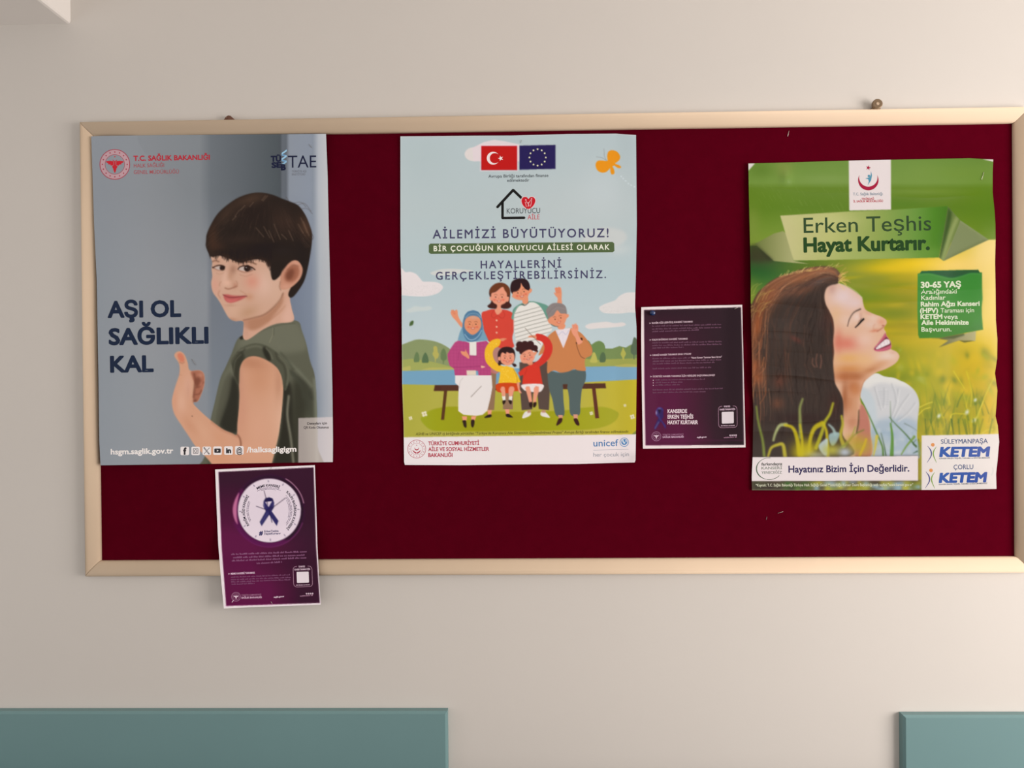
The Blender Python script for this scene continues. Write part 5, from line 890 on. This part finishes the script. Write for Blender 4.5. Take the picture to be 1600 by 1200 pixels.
# ---------------------------------------------------------------- poster: family on a bench
A = paint_family()
A.line([(736, 620), (752, 603.5)], .8, (120, 104, 96), .9, smooth=False); A.line([(820.5, 512.5), (828, 521), (844.5, 538)], .8, (120, 104, 90), .85, smooth=False)
def dep_family(u, v): return .0125+.003*ramp(u, 960, 995)*(.5+.5*np.sin(v/85.))+.004*ramp(v, 690, 727)*ramp(u, 930, 995)+.0008*np.sin((u*.8+v)/75.)
figs = [('mother_figure', 'printed woman with brown bob and red blouse'), ('father_figure', 'printed man in a striped shirt'), ('grandmother_figure', 'printed seated woman in blue headscarf and pink jacket'), ('grandfather_figure', 'printed seated grey-haired man in a tan jumper'), ('girl_figure', 'printed girl in a yellow top'), ('boy_figure', 'printed curly-haired boy in red')]
S = Sheet('family_poster', 'pale blue poster of a cartoon family gathered on a park bench', 'poster', A,
    [(625.6, 213), (745, 212), (800, 211.8), (887, 209.4), (962, 208.8), (993.8, 211)], [(632.6, 726.4), (720, 726.8), (800, 725.8), (900, 725), (962, 723.2), (991.5, 722.6)], [(625.6, 213), (625.6, 350), (625.8, 400), (627.5, 450), (628.3, 600), (630.6, 662), (631.4, 722), (632.6, 726.4)], [(993.8, 211), (994.4, 275), (995, 350), (993.8, 420), (992.7, 457), (992.3, 480), (994.5, 510), (995, 555), (994.6, 600), (993.8, 662), (993, 719), (991.5, 722.6)], dep_family, ink2,
    [('landscape', None, 'printed lake, lawn, hills and trees'), ('cloud', None, 'printed dotted cloud at the left edge'), ('cloud.001', None, None), ('cloud.002', None, None), ('cloud.003', None, None), ('cloud.004', None, None), ('cloud.005', None, None)]+[(n, None, l) for n, l in figs]+[('red_flag', None, None), ('blue_flag', None, None), ('butterfly', None, 'printed orange butterfly'), ('footer', None, 'white strip along the bottom')])
fw = (238, 218, 214)
def crescent(S, part, c, R, d, r, col, rot=0, lift=.0003):
    x = (R*R-r*r+d*d)/(2*d); h = math.sqrt(max(R*R-x*x, 0)); a = math.degrees(math.atan2(h, x)); b = math.degrees(math.atan2(h, x-d))
    O = ell(0, 0, R, R, n=30, a0=a, a1=360-a); I = ell(d, 0, r, r, n=30, a0=360-b, a1=b); P = np.vstack([O, I]); t = math.radians(rot)
    S.poly(part, np.c_[c[0]+P[:, 0]*math.cos(t)-P[:, 1]*math.sin(t), c[1]+P[:, 0]*math.sin(t)+P[:, 1]*math.cos(t)], col, lift)
crescent(S, 'flag_crescent', (770.6, 247.2), 10, 2.6, 8, fw); S.star('flag_crescent', (782.4, 247.4), 4.4, fw, rot=180)
for i in range(12): a = math.radians(30*i); S.star('flag_stars', (840+12.8*math.cos(a), 246+12.8*math.sin(a)), 1.9, (216, 208, 176), k=.5)
gy = (70, 74, 78); S.text('funding_line', 'Avrupa Birliği tarafından finanse', (763, 277.7), (856.9, 276.3), 4.6, gy, .012); S.text('funding_line', 'edilmektedir', (792.2, 284.1), (827, 283.6), 4.6, gy, .012)
bk = (34, 32, 30); S.path('house_logo', [(777.3, 323.4), (801.8, 297), (817, 311.5)], 4.2, bk); S.path('house_logo', [(785.2, 316), (785.2, 340.6), (819, 340.2)], 4, bk)
hv = view(800, 200, 8); heart = spline(hv(205,888, 190,868, 165,862, 135,870, 119,905, 128,950, 160,990, 205,1012, 250,988, 280,950, 292,905, 275,870, 245,862, 220,870))
S.poly('house_logo', [(c0+(c0-825.6)*.09, c1+(c1-317)*.09) for c0, c1 in heart], (228, 200, 198), .0003); S.poly('house_logo', heart, (196, 22, 44), .0004)
for P in (hv(175,905, 185,930, 205,945, 200,985), hv(245,890, 225,915, 205,945), hv(165,925, 175,965, 180,985), hv(245,905, 240,950, 228,980), hv(205,945, 215,975)): S.path('house_logo', P, .7, (236, 190, 190), lift=.0005)
for P in (hv(172,898), hv(245,885), hv(207,935)): S.disc('house_logo', P[0], 1, (236, 190, 190), .0005, 8)
S.text('house_logo', 'KORUYUCU', (791.9, 333.8), (844, 333), 8.2, (66, 70, 74)); S.text('house_logo', 'AİLE', (824.4, 342.9), (843.1, 342.6), 7.2, (196, 52, 66))
pu = (76, 72, 100); S.text('headline', 'AİLEMİZİ BÜYÜTÜYORUZ!', (676.2, 372.6), (951, 370.4), 13.3, pu, .017, track=.94)
rr = [(670, 383), (672.5, 380.6), (957, 378), (959.7, 380.2), (960, 392), (957.5, 394.2), (673, 396.8), (670, 394.4)]; S.poly('green_banner', rr, (86, 102, 66))
S.text('banner_lettering', 'BİR ÇOCUĞUN KORUYUCU AİLESİ OLARAK', (677.6, 392.4), (952.4, 390), 8, (232, 228, 208), .022, track=.95, lift=.0004)
S.text('headline', 'HAYALLERİNİ', (751, 419.4), (877, 417.9), 11.7, pu, .017, track=.94)
for o in (0,): S.text('headline', 'GERÇEKLEŞTİREBİLİRSİNİZ.', (681, 437), (947, 434.4), 11.9, pu, .017, track=.94, lift=.00012)
S.text('project_line', 'ASHB ve UNICEF iş birliğinde yürütülen "Türkiye\'de Koruyucu Aile Sisteminin Güçlendirilmesi Projesi" Avrupa Birliği tarafından finanse edilmektedir.', (649.4, 680), (983, 676.2), 4, (84, 80, 38), .006, shear=.18)
rd = (176, 56, 74); c = (651.1, 701.6); emblem(S, 'ministry_emblem', c, 14, rd); crescent(S, 'ministry_emblem', (651.1, 700.4), 3.4, 1.2, 2.9, rd, -90); S.star('ministry_emblem', (651.1, 695.6), 1.3, rd)
for s in (-1, 1): S.poly('ministry_emblem', [(c[0]+s*x, c[1]+y) for x, y in ((.3, 7.2), (2.2, 7), (5, 4.6), (7, 1.4), (4.6, 2.8), (2.6, 4.4), (.4, 5))], rd)
for s, a, b in (('TÜRKİYE CUMHURİYETİ', (669.1, 695.7), (748.7, 694.9)), ('AİLE VE SOSYAL HİZMETLER', (669.1, 704.8), (764.4, 704.3)), ('BAKANLIĞI', (669.1, 714), (707.1, 713.8))): S.text('ministry_lettering', s, a, b, 5.7, rd, .03)
un = (58, 116, 168); S.text('partner_logo', 'unicef', (927.3, 697.6), (966.2, 697), 10.4, un, .004); S.ring('partner_logo', (975.4, 691), 6.6, 1, (96, 146, 190)); S.disc('partner_logo', (975.4, 690.6), 4.7, (70, 128, 182))
S.poly('partner_logo', spline([(972, 688), (974, 686.5), (975, 690), (977, 691), (976, 694), (973.5, 692)]), (206, 212, 220), .0004); S.poly('partner_logo', spline([(977, 687.5), (979, 688.5), (979, 691), (977.5, 690)]), (206, 212, 220), .0004)
S.path('partner_logo', [(927.3, 703.4), (982, 702)], .5, (160, 160, 170)); S.text('partner_logo', 'her çocuk için', (927.3, 713.6), (982.8, 712.6), 6.2, (150, 150, 158))
S.finish({'green_banner': 'olive rounded banner', 'house_logo': 'black house outline with red heart', 'headline': 'line of wide-spaced violet capitals'}, {'flag_crescent': 'red_flag', 'flag_stars': 'blue_flag', 'banner_lettering': 'green_banner', 'ministry_emblem': 'footer', 'ministry_lettering': 'footer', 'partner_logo': 'footer'})
FAMILY = S

# ---------------------------------------------------------------- poster: woman in a meadow
A = paint_meadow()
CREASE = ((478, 1240, 90, .9), (502, 1240, 80, .5), (521, 1240, 110, 1.3), (534, 1230, 80, .8), (548, 1250, 70, .6), (573, 1235, 80, .9), (590, 1240, 110, 1.4), (615, 1230, 90, 1.0), (656, 1240, 120, 1.2), (678, 1230, 90, .7), (296, 1260, 160, .9), (305, 1440, 60, .5), (449, 1400, 140, .6), (470, 1400, 110, .5))
def dep_meadow(u, v):
    u, v = np.asarray(u, float), np.asarray(v, float)
    d = .0125+.007*ramp(u, 1260, 1172)*(.55+.45*np.sin((v-300)/95.))+.0022*ramp(u, 1480, 1558)*(1+np.sin(v/17.)*.35+np.sin(v/31.+1)*.4)+.0016*np.sin(v/13.+u/90.)*ramp(u, 1430, 1220)*ramp(v, 440, 490)*ramp(v, 715, 690)
    for y, x, w, a in CREASE:
        yy = y+(u-x)*.03+4*np.sin(u/40.+y); d = d+.0012*a*np.exp(-((u-x)/w)**2)*np.exp(-np.abs(v-yy)/5.)
    return d+.003*np.exp(-((u-1228)/9)**2-((v-278)/12)**2)
S = Sheet('meadow_poster', 'crumpled green and yellow poster of a laughing woman in grass', 'poster', A,
    [(1169.3, 255.5), (1240, 253.6), (1326, 251), (1391, 249.6), (1450, 248.4), (1515, 247.2), (1552, 249.2)], [(1175, 766), (1240, 766.3), (1400, 765.6), (1470, 765.4), (1557, 764)], [(1169.3, 255.5), (1170, 300), (1172, 383), (1173, 430), (1173, 480), (1175, 560), (1175.2, 600), (1177.2, 640), (1176, 714), (1174.6, 745), (1175, 766)], [(1552, 249.2), (1551, 270), (1551, 300), (1554, 330), (1555.3, 350), (1555.6, 374), (1554.8, 410), (1555.5, 450), (1556, 500), (1558.4, 530), (1558, 560), (1554.6, 583), (1558.4, 610), (1557, 632), (1555.4, 650), (1559, 665), (1561.2, 690), (1558.6, 720), (1556.4, 740), (1557, 764)], dep_meadow, ink3,
    [('face', None, 'printed profile of a laughing woman with closed eyes'), ('blouse', 'face', 'white blouse'), ('hair', 'face', 'long brown hair'), ('grass', None, 'printed blades of grass'), ('green_band', None, 'torn green band across the top'), ('title_banner', None, 'folded pale green banner'), ('emblem_card', None, 'white card with emblem'), ('age_note', None, 'green note with pale lettering'), ('slogan_strip', None, 'white strip along the bottom'), ('clinic_plate', None, 'white plate at the lower right corner')])
cr = (170, 36, 66); crescent(S, 'ministry_emblem', (1356.8, 281.5), 16, 4.2, 14.3, cr, -90); S.star('ministry_emblem', (1356.8, 262.2), 4.3, cr, rot=-76)
eb = (84, 146, 168); S.disc('ministry_emblem', (1357.6, 275), 2, eb); S.poly('ministry_emblem', view(1160, 240, 6.317)(1268,170, 1279,215, 1270,265, 1235,315, 1248,275, 1241,252, 1212,246, 1240,238, 1258,232, 1266,210), eb)
S.text('card_lettering', 'T.C. Sağlık Bakanlığı', (1332.9, 305.4), (1379.2, 304.7), 4.2, (118, 136, 148), .012); S.text('card_lettering', 'TEKİRDAĞ', (1346, 312.3), (1366.6, 312), 3, (190, 80, 86), .03); S.text('card_lettering', 'İL SAĞLIK MÜDÜRLÜĞÜ', (1333.3, 316.2), (1379.7, 315.5), 3, (190, 80, 86), .03)
S.text('title_lettering', 'Erken Teşhis', (1255.8, 364), (1455.2, 359.8), 23.4, (58, 78, 50), -0.0 or .004); S.text('title_lettering', 'Hayat Kurtarır.', (1255.5, 393.6), (1453, 389.6), 21.4, (46, 74, 40), .04)
nc = (226, 228, 196)
for s, a, b, cp, bo_ in (('30-65 YAŞ', (1438.7, 449.6), (1501.8, 448.4), 8.8, .04), ('Aralığındaki', (1439, 459.2), (1495, 458.3), 6.8, .012), ('Kadınlar', (1439.5, 468.7), (1477.5, 468), 6.8, .012), ('Rahim Ağzı Kanseri', (1438.7, 478.8), (1530.8, 477.5), 7, .036), ('(HPV)', (1437.5, 488.8), (1465.8, 488.5), 7.2, .036), ('Taraması için', (1469.7, 488.4), (1522, 487.8), 6.8, .01), ('KETEM', (1438.3, 498.6), (1472.5, 498), 7, .036), ('veya', (1474.7, 498.2), (1496.7, 498), 6.8, .012), ('Aile Hekiminize', (1439.5, 507.6), (1513.7, 507), 7, .036), ('Başvurun.', (1439.7, 518), (1486.7, 517.6), 6.8, .012)): S.text('note_lettering', s, a, b, cp, nc, bo_)
S.text('slogan_lettering', 'Hayatınız Bizim İçin Değerlidir.', (1232, 738.3), (1420.8, 736.6), 10.4, (58, 50, 88), .024)
gs = (64, 92, 62); S.path('slogan_stamp', ell(1202, 732.4, 20, 17, n=24, a0=100, a1=232), 1.6, gs, taper=(.3, 1, 1, .4)); S.path('slogan_stamp', ell(1202, 732.4, 20, 17, n=14, a0=40, a1=100), .8, gs); S.path('slogan_stamp', ell(1202, 732.4, 20, 17, n=12, a0=232, a1=275), .6, gs)
S.text('slogan_stamp', 'farkındayız', (1189.7, 727.4), (1222.5, 726.7), 4.3, (80, 80, 74), .024); S.text('slogan_stamp', 'KANSERİ', (1189.7, 733.5), (1222, 733), 4, (120, 128, 112), .008); S.text('slogan_stamp', 'YENECEĞİZ', (1189.7, 740.4), (1221.7, 740), 4, (108, 120, 104), .008)
S.text('source_line', '*Kaynak: T.C. Sağlık Bakanlığı Türkiye Halk Sağlığı Genel Müdürlüğü Kanser Daire Başkanlığı web sayfası "www.kanser.gov.tr"', (1180.8, 760), (1426.7, 759.2), 4, (224, 220, 190), .006)
for y0, nm, a, b, k0, k1, t0, t1, hd in ((0, 'SÜLEYMANPAŞA', (1470.3, 693.5), (1543.4, 692.4), (1467.5, 713.3), (1547.5, 712.5), (1467.5, 717.4), (1546.8, 716.3), (1457.5, 695)), (41, 'ÇORLU', (1490, 733.4), (1520.8, 732.8), (1466.7, 753.8), (1543, 752.5), (1467, 758), (1542.6, 756), (1454.7, 735))):
    S.text('clinic_lettering', nm, a, b, 7, (72, 88, 128), .01); S.text('clinic_lettering', 'KETEM', k0, k1, 14, (22, 96, 166), .055, shear=.12); S.text('clinic_lettering', 'KANSER ERKEN TEŞHİS, TARAMA ve EĞİTİM MERKEZİ', t0, t1, 2, (96, 104, 120), .02)
    x, y = hd; S.disc('clinic_emblem', hd, 2.9, (226, 150, 92)); S.path('clinic_emblem', spline([(x-8, y+2), (x-3.2, y+9), (x-2.6, y+17), (x-9, y+28)], False), 2, (92, 92, 140), taper=(.25, 1, .9, .2)); S.path('clinic_emblem', spline([(x+5.6, y+3), (x+1.4, y+10), (x+1.2, y+17), (x+5.8, y+28)], False), 1.8, (136, 164, 80), taper=(.25, 1, 1, .3))
S.finish({'title_lettering': 'dark green title in two lines', 'clinic_lettering': 'blue block lettering'}, {'ministry_emblem': 'emblem_card', 'card_lettering': 'emblem_card', 'title_lettering': 'title_banner', 'note_lettering': 'age_note', 'slogan_lettering': 'slogan_strip', 'slogan_stamp': 'slogan_strip', 'clinic_lettering': 'clinic_plate', 'clinic_emblem': 'clinic_plate'})
MEADOW = S

# ---------------------------------------------------------------- small purple flyers
def code_frame(S, V, a, w, h, slant, cap):
    x, y = a; q = lambda fx, fy: (x+w*fx+slant*h*fy, y+h*fy-w*fx*.03)
    P = [q(*p) for p in ((.2, 0), (.08, .02), (.01, .09), (0, .2), (0, .82), (.02, .92), (.1, .99), (.2, 1), (.82, 1), (.93, .98), (.99, .91), (1, .82), (1, .18), (.98, .08), (.9, .01), (.78, 0))]
    S.path('code_frame', P, .55, (186, 140, 160)); pl = (222, 206, 208)
    S.poly('code_frame', [q(*p) for p in ((.2, .27), (.8, .27), (.82, .3), (.82, .78), (.79, .81), (.21, .81), (.18, .78), (.18, .3))], pl)
    S.text('code_frame', 'ÜCRETSİZ', q(.3, .05), q(.64, .05), 2.2, (220, 186, 200), .03); S.text('code_frame', 'KANSER TARAMASI İÇİN', q(.07, .19), q(.9, .19), 2.4, (220, 186, 200), .03); S.micro('code_frame', q(.13, .93), q(.9, .93), 1.5, (214, 180, 194), 3)
def flyer_foot(S, c, r, t0, t1, t2, t3, web0, web1, ic, mic0, mic1):
    pk, wt = (176, 128, 156), (226, 196, 208); S.ring('ministry_emblem', c, r, .5, pk, n=24); S.ring('ministry_emblem', c, r*.66, .35, pk, n=20); caduceus(S, 'ministry_emblem', c, r, wt)
    for i in range(16): a = i*math.pi/8; S.disc('ministry_emblem', (c[0]+r*.83*math.cos(a), c[1]+r*.83*math.sin(a)), .35, pk, n=6)
    S.text('ministry_lettering', 'TÜRKİYE CUMHURİYETİ', t0, t1, 2.2, (170, 118, 146), .01); S.text('ministry_lettering', 'SAĞLIK BAKANLIĞI', t2, t3, 2.5, (208, 168, 188), .04); S.text('web_address', 'saglik.gov.tr', web0, web1, 2.2, wt, .03)
    for i in range(4): S.disc('social_media_icon', (ic[0]+i*3.1, ic[1]-i*.1), 1.25, (224, 196, 206), n=10); S.disc('social_media_icon', (ic[0]+i*3.1, ic[1]-i*.1), .5, (110, 60, 90), .0004, 6)
    S.micro('account_name', mic0, mic1, 1.9, (176, 128, 150), 8, words=(16, 18))

A = paint_clock()
def dep_clock(u, v): return .0122+.0118*ramp(v, 815, 872)+.006*ramp(v, 880, 950)+.0015*ramp(u, 470, 500)
S = Sheet('clock_flyer', 'small purple flyer with a printed white clock, hanging over the bottom rail', 'flyer', A,
    [(336.2, 733.5), (400, 730.8), (492, 726.8)], [(349.7, 950.8), (400, 948.4), (460, 946.4), (501, 944.6)], [(336.2, 733.5), (338.6, 795), (341, 850), (344.6, 896), (349.7, 950.8)], [(492, 726.8), (494, 790), (496, 855), (498.4, 900), (501, 944.6)], dep_clock, ink4,
    [('flyer_print', None, 'dark purple printed field'), ('clock_rim', 'flyer_print', 'printed purple clock rim'), ('clock_dial', 'flyer_print', 'printed white clock dial'), ('ribbon', 'flyer_print', 'printed navy ribbon')])
V = view(330, 720, 8.889); cx, cy = V(808, 690)[0]; dk = (40, 30, 52)
S.text('dial_lettering', 'MEME KANSERİ', 0, 0, 3.7, dk, .028, arc=(cx, cy, 37.6, -120, -66)); S.text('dial_lettering', 'KALIN BAĞIRSAK KANSERİ', 0, 0, 3.7, dk, .028, arc=(cx, cy, 38.4, -47, 47)); S.text('dial_lettering', 'RAHİM AĞZI KANSERİ', 0, 0, 3.7, dk, .028, arc=(cx, cy, 38.6, 144, 215))
for r, a0, a1, sd in ((35.6, -122, -62, 1), (33.6, -112, -74, 2), (35, -42, 40, 3), (33, -38, 36, 4), (31, -30, 20, 5), (35, 150, 205, 6), (33, 152, 203, 7)):
    rg = random.Random(sd); a = a0
    while a < a1: w = rg.uniform(1.2, 2.6); S.path('dial_lettering', ell(cx, cy, r, r, n=3, a0=a, a1=a+w), 1, (112, 92, 116), round_ends=False); a += w+rg.choice((.6, .6, 1.8))
S.text('dial_lettering', '#', V(665, 1032)[0], V(722, 1028)[0], 6.4, (52, 48, 92), .05, shear=.15); S.text('dial_lettering', 'ErkenTeşhis', V(738, 993)[0], V(936, 987)[0], 3, (52, 48, 92), .025); S.text('dial_lettering', 'HayatKurtarır', V(738, 1027)[0], V(968, 1020)[0], 3, (52, 48, 92), .025)
V = view(330, 840, 8.889); mc = (138, 88, 120)
for i, p in enumerate(((278,242, 1335,204), (305,288, 1318,250), (288,332, 1342,288), (632,368, 985,348))): S.micro('body_text', V(*p)[0], V(*p)[1], 2.7, mc, i+1)
S.text('heading_mark', '>', V(240, 517)[0], V(258, 515)[0], 2.8, (226, 190, 208), .03); S.text('body_heading', 'MEME KANSERİ TARAMASI', V(272, 514)[0], V(605, 500)[0], 2.7, (226, 190, 208), .022)
for i, p in enumerate(((275,558, 1105,524), (275,592, 1105,560), (278,624, 1105,592), (284,657, 605,642))): S.micro('body_text', V(*p)[0], V(*p)[1], 2.2, (122, 74, 104), i+9)
code_frame(S, V, V(1136, 402)[0], 29.5, 32, .035, None); flyer_foot(S, V(345, 822)[0], 7, V(420, 812)[0], V(695, 802)[0], V(420, 847)[0], V(705, 840)[0], V(870, 837)[0], V(1015, 825)[0], V(1325, 780)[0], V(1235, 820)[0], V(1415, 808)[0])
S.path('ministry_emblem', V(308, 872, 290, 898), .8, (226, 200, 210))
S.finish({'code_frame': 'thin rounded frame round a blank pale square'}, {'dial_lettering': 'clock_dial', 'body_text': 'flyer_print', 'body_heading': 'flyer_print', 'heading_mark': 'flyer_print', 'code_frame': 'flyer_print', 'ministry_emblem': 'flyer_print', 'ministry_lettering': 'flyer_print', 'web_address': 'flyer_print', 'social_media_icon': 'flyer_print', 'account_name': 'flyer_print'})
CLOCK = S

A = paint_notice()
def dep_notice(u, v): return .0118+.0012*np.sin(v/60.)+.002*ramp(u, 1130, 1164)+.002*ramp(u, 1030, 1003)
S = Sheet('text_flyer', 'small dark purple flyer full of text, pinned between the family and meadow posters', 'flyer', A,
    [(1002, 480), (1080, 477.6), (1136, 476.8), (1159.6, 476.2)], [(1004.6, 701), (1060, 700.4), (1164.9, 699)], [(1002, 480), (1001.8, 526), (1002.8, 605), (1004.6, 701)], [(1159.6, 476.2), (1161, 540), (1163, 620), (1164.9, 699)], dep_notice, ink4,
    [('flyer_print', None, 'dark purple printed field'), ('ribbon', 'flyer_print', 'printed violet ribbon')])
V = view(995, 470, 8.889); hc, mc = (216, 184, 192), (112, 76, 94)
for s, p in (('RAHİM AĞZI (SERVİKS) KANSERİ TARAMASI', (210,320, 775,300)), ('KALIN BAĞIRSAK KANSERİ TARAMASI', (213,553, 705,538)), ('HANGİ KANSER TARAMASI SANA UYGUN?', (218,766, 755,748)), ('ÜCRETSİZ KANSER TARAMASI İÇİN NERELERE BAŞVURMALISINIZ?', (222,1062, 1085,1045))):
    P = V(*p); S.text('body_heading', s, P[0], P[1], 2.6, hc, .02); S.text('heading_mark', '>', P[0]-(4, -.3), P[0]-(1.6, -.2), 2.6, hc, .03)
for i, p in enumerate(((214,360, 1180,336), (214,400, 1180,376), (214,436, 880,412), (214,592, 1180,574), (214,630, 1180,610), (216,664, 662,652), (218,812, 740,800), (220,850, 1180,826), (220,884, 1100,862), (220,952, 1035,932), (258,1108, 955,1096), (258,1146, 635,1136), (258,1180, 600,1172))): S.micro('body_text', V(*p)[0], V(*p)[1], 2.3, mc, i+31)
S.text('body_heading', '"Hangi Kanser Taraması Bana Uygun"', V(755, 804)[0], V(1182, 788)[0], 2.6, hc, .02)
for y in (1104, 1140, 1174): S.disc(S.line('bullet'), V(229, y)[0], .75, hc, n=8)
V = view(995, 580, 8.889)
for i, p in enumerate(((222,268, 1200,248), (222,306, 970,290))): S.micro('body_text', V(*p)[0], V(*p)[1], 2.3, mc, i+51)
for s, p in (('KANSERDE', (428,581, 698,579)), ('ERKEN TEŞHİS', (428,658, 785,656)), ('HAYAT KURTARIR', (428,736, 850,734))): P = V(*p); S.text('slogan', s, P[0], P[1], 5.8, (232, 208, 210), .03)
code_frame(S, V, V(1132, 488)[0], 29.2, 33.5, .012, None); flyer_foot(S, V(272, 905)[0], 7.2, V(358, 893)[0], V(648, 888)[0], V(358, 927)[0], V(655, 922)[0], V(836, 928)[0], V(972, 922)[0], V(1296, 892)[0], V(1210, 930)[0], V(1390, 922)[0])
S.finish({'code_frame': 'thin rounded frame round a blank pale square'}, {k: 'flyer_print' for k in ('body_text', 'body_heading', 'heading_mark', 'bullet', 'slogan', 'code_frame', 'ministry_emblem', 'ministry_lettering', 'web_address', 'social_media_icon', 'account_name')})
NOTICE = S

# ---------------------------------------------------------------- pins and staples
for _o in (_fo,): bpy.data.objects.remove(_o)
bpy.data.curves.remove(_fc)
steel_m = material('staple_steel', (.62, .58, .52), .35, .5, metal=.8); blue_m = material('blue_plastic', (.008, .03, .12), .2, .6); pale_m = material('dull_steel', (.30, .29, .28), .45, .5, metal=.6)
def staple(a, b, d, label, m=steel_m):
    p, q = at(*a, d+.0012), at(*b, d+.0012); i, j = at(*a, d-.003), at(*b, d-.003); c = (p+q)/2
    V, F = tube([i, p*.9+i*.1, p*.93+q*.07, (p+q)/2+(0, -.0002, 0), q*.93+p*.07, q*.9+j*.1, j], .0004, 6)
    return tag(mesh('staple', V, F, m, None, c, True), label, 'staple', 'staples in the board and papers')
staple((300, 561.5), (306, 570), float(dep_boy(303, 566)), 'grey staple in the boy poster beside the raised thumb', pale_m)
staple((483, 226), (487, 230.5), float(dep_boy(485, 228)), 'small dark staple at the top right of the boy poster', pale_m)
staple((813.6, 223), (815, 219), float(dep_family(814, 221)), 'dark staple at the top middle of the family poster', pale_m)
staple((1533.8, 281), (1537.2, 269), float(dep_meadow(1535, 275)), 'pale staple at the top right corner of the meadow poster')
staple((422.6, 733.6), (424, 730.4), float(dep_clock(423, 732)), 'staple at the top edge of the clock flyer', pale_m)
staple((423.4, 940), (425.4, 943.4), float(dep_clock(424, 941)), 'pale staple at the bottom middle of the clock flyer')
staple((1147.6, 483), (1153, 480), float(dep_notice(1150, 481)), 'pale staple at the top right corner of the text flyer')
staple((1215.4, 802), (1223.6, 799.4), .0085, 'pale staple in bare felt below the meadow poster')
staple((1197.3, 812), (1198.4, 807.6), .0085, 'short staple in bare felt left below the meadow poster', pale_m)
staple((1230.6, 213.5), (1233, 204), .0085, 'staple in bare felt above the left half of the meadow poster')
d = float(dep_notice(1019, 489)); c = at(1018.6, 489, d); ax = np.array((.18, -1, -.12))
pin = tag(empty('push_pin', c), 'blue push pin at the top left corner of the text flyer', 'push pin')
mesh('pin_head', *lathe([(0, .0048), (.0015, .0052), (.0022, .0036), (.0060, .0030), (.0072, .0044), (.0086, .0047), (.0094, .0040), (.0096, .0005)], c, ax, 24), blue_m, pin, c, True); mesh('needle', *tube([c, c-ax*.006], .0005, 6), steel_m, pin, c)
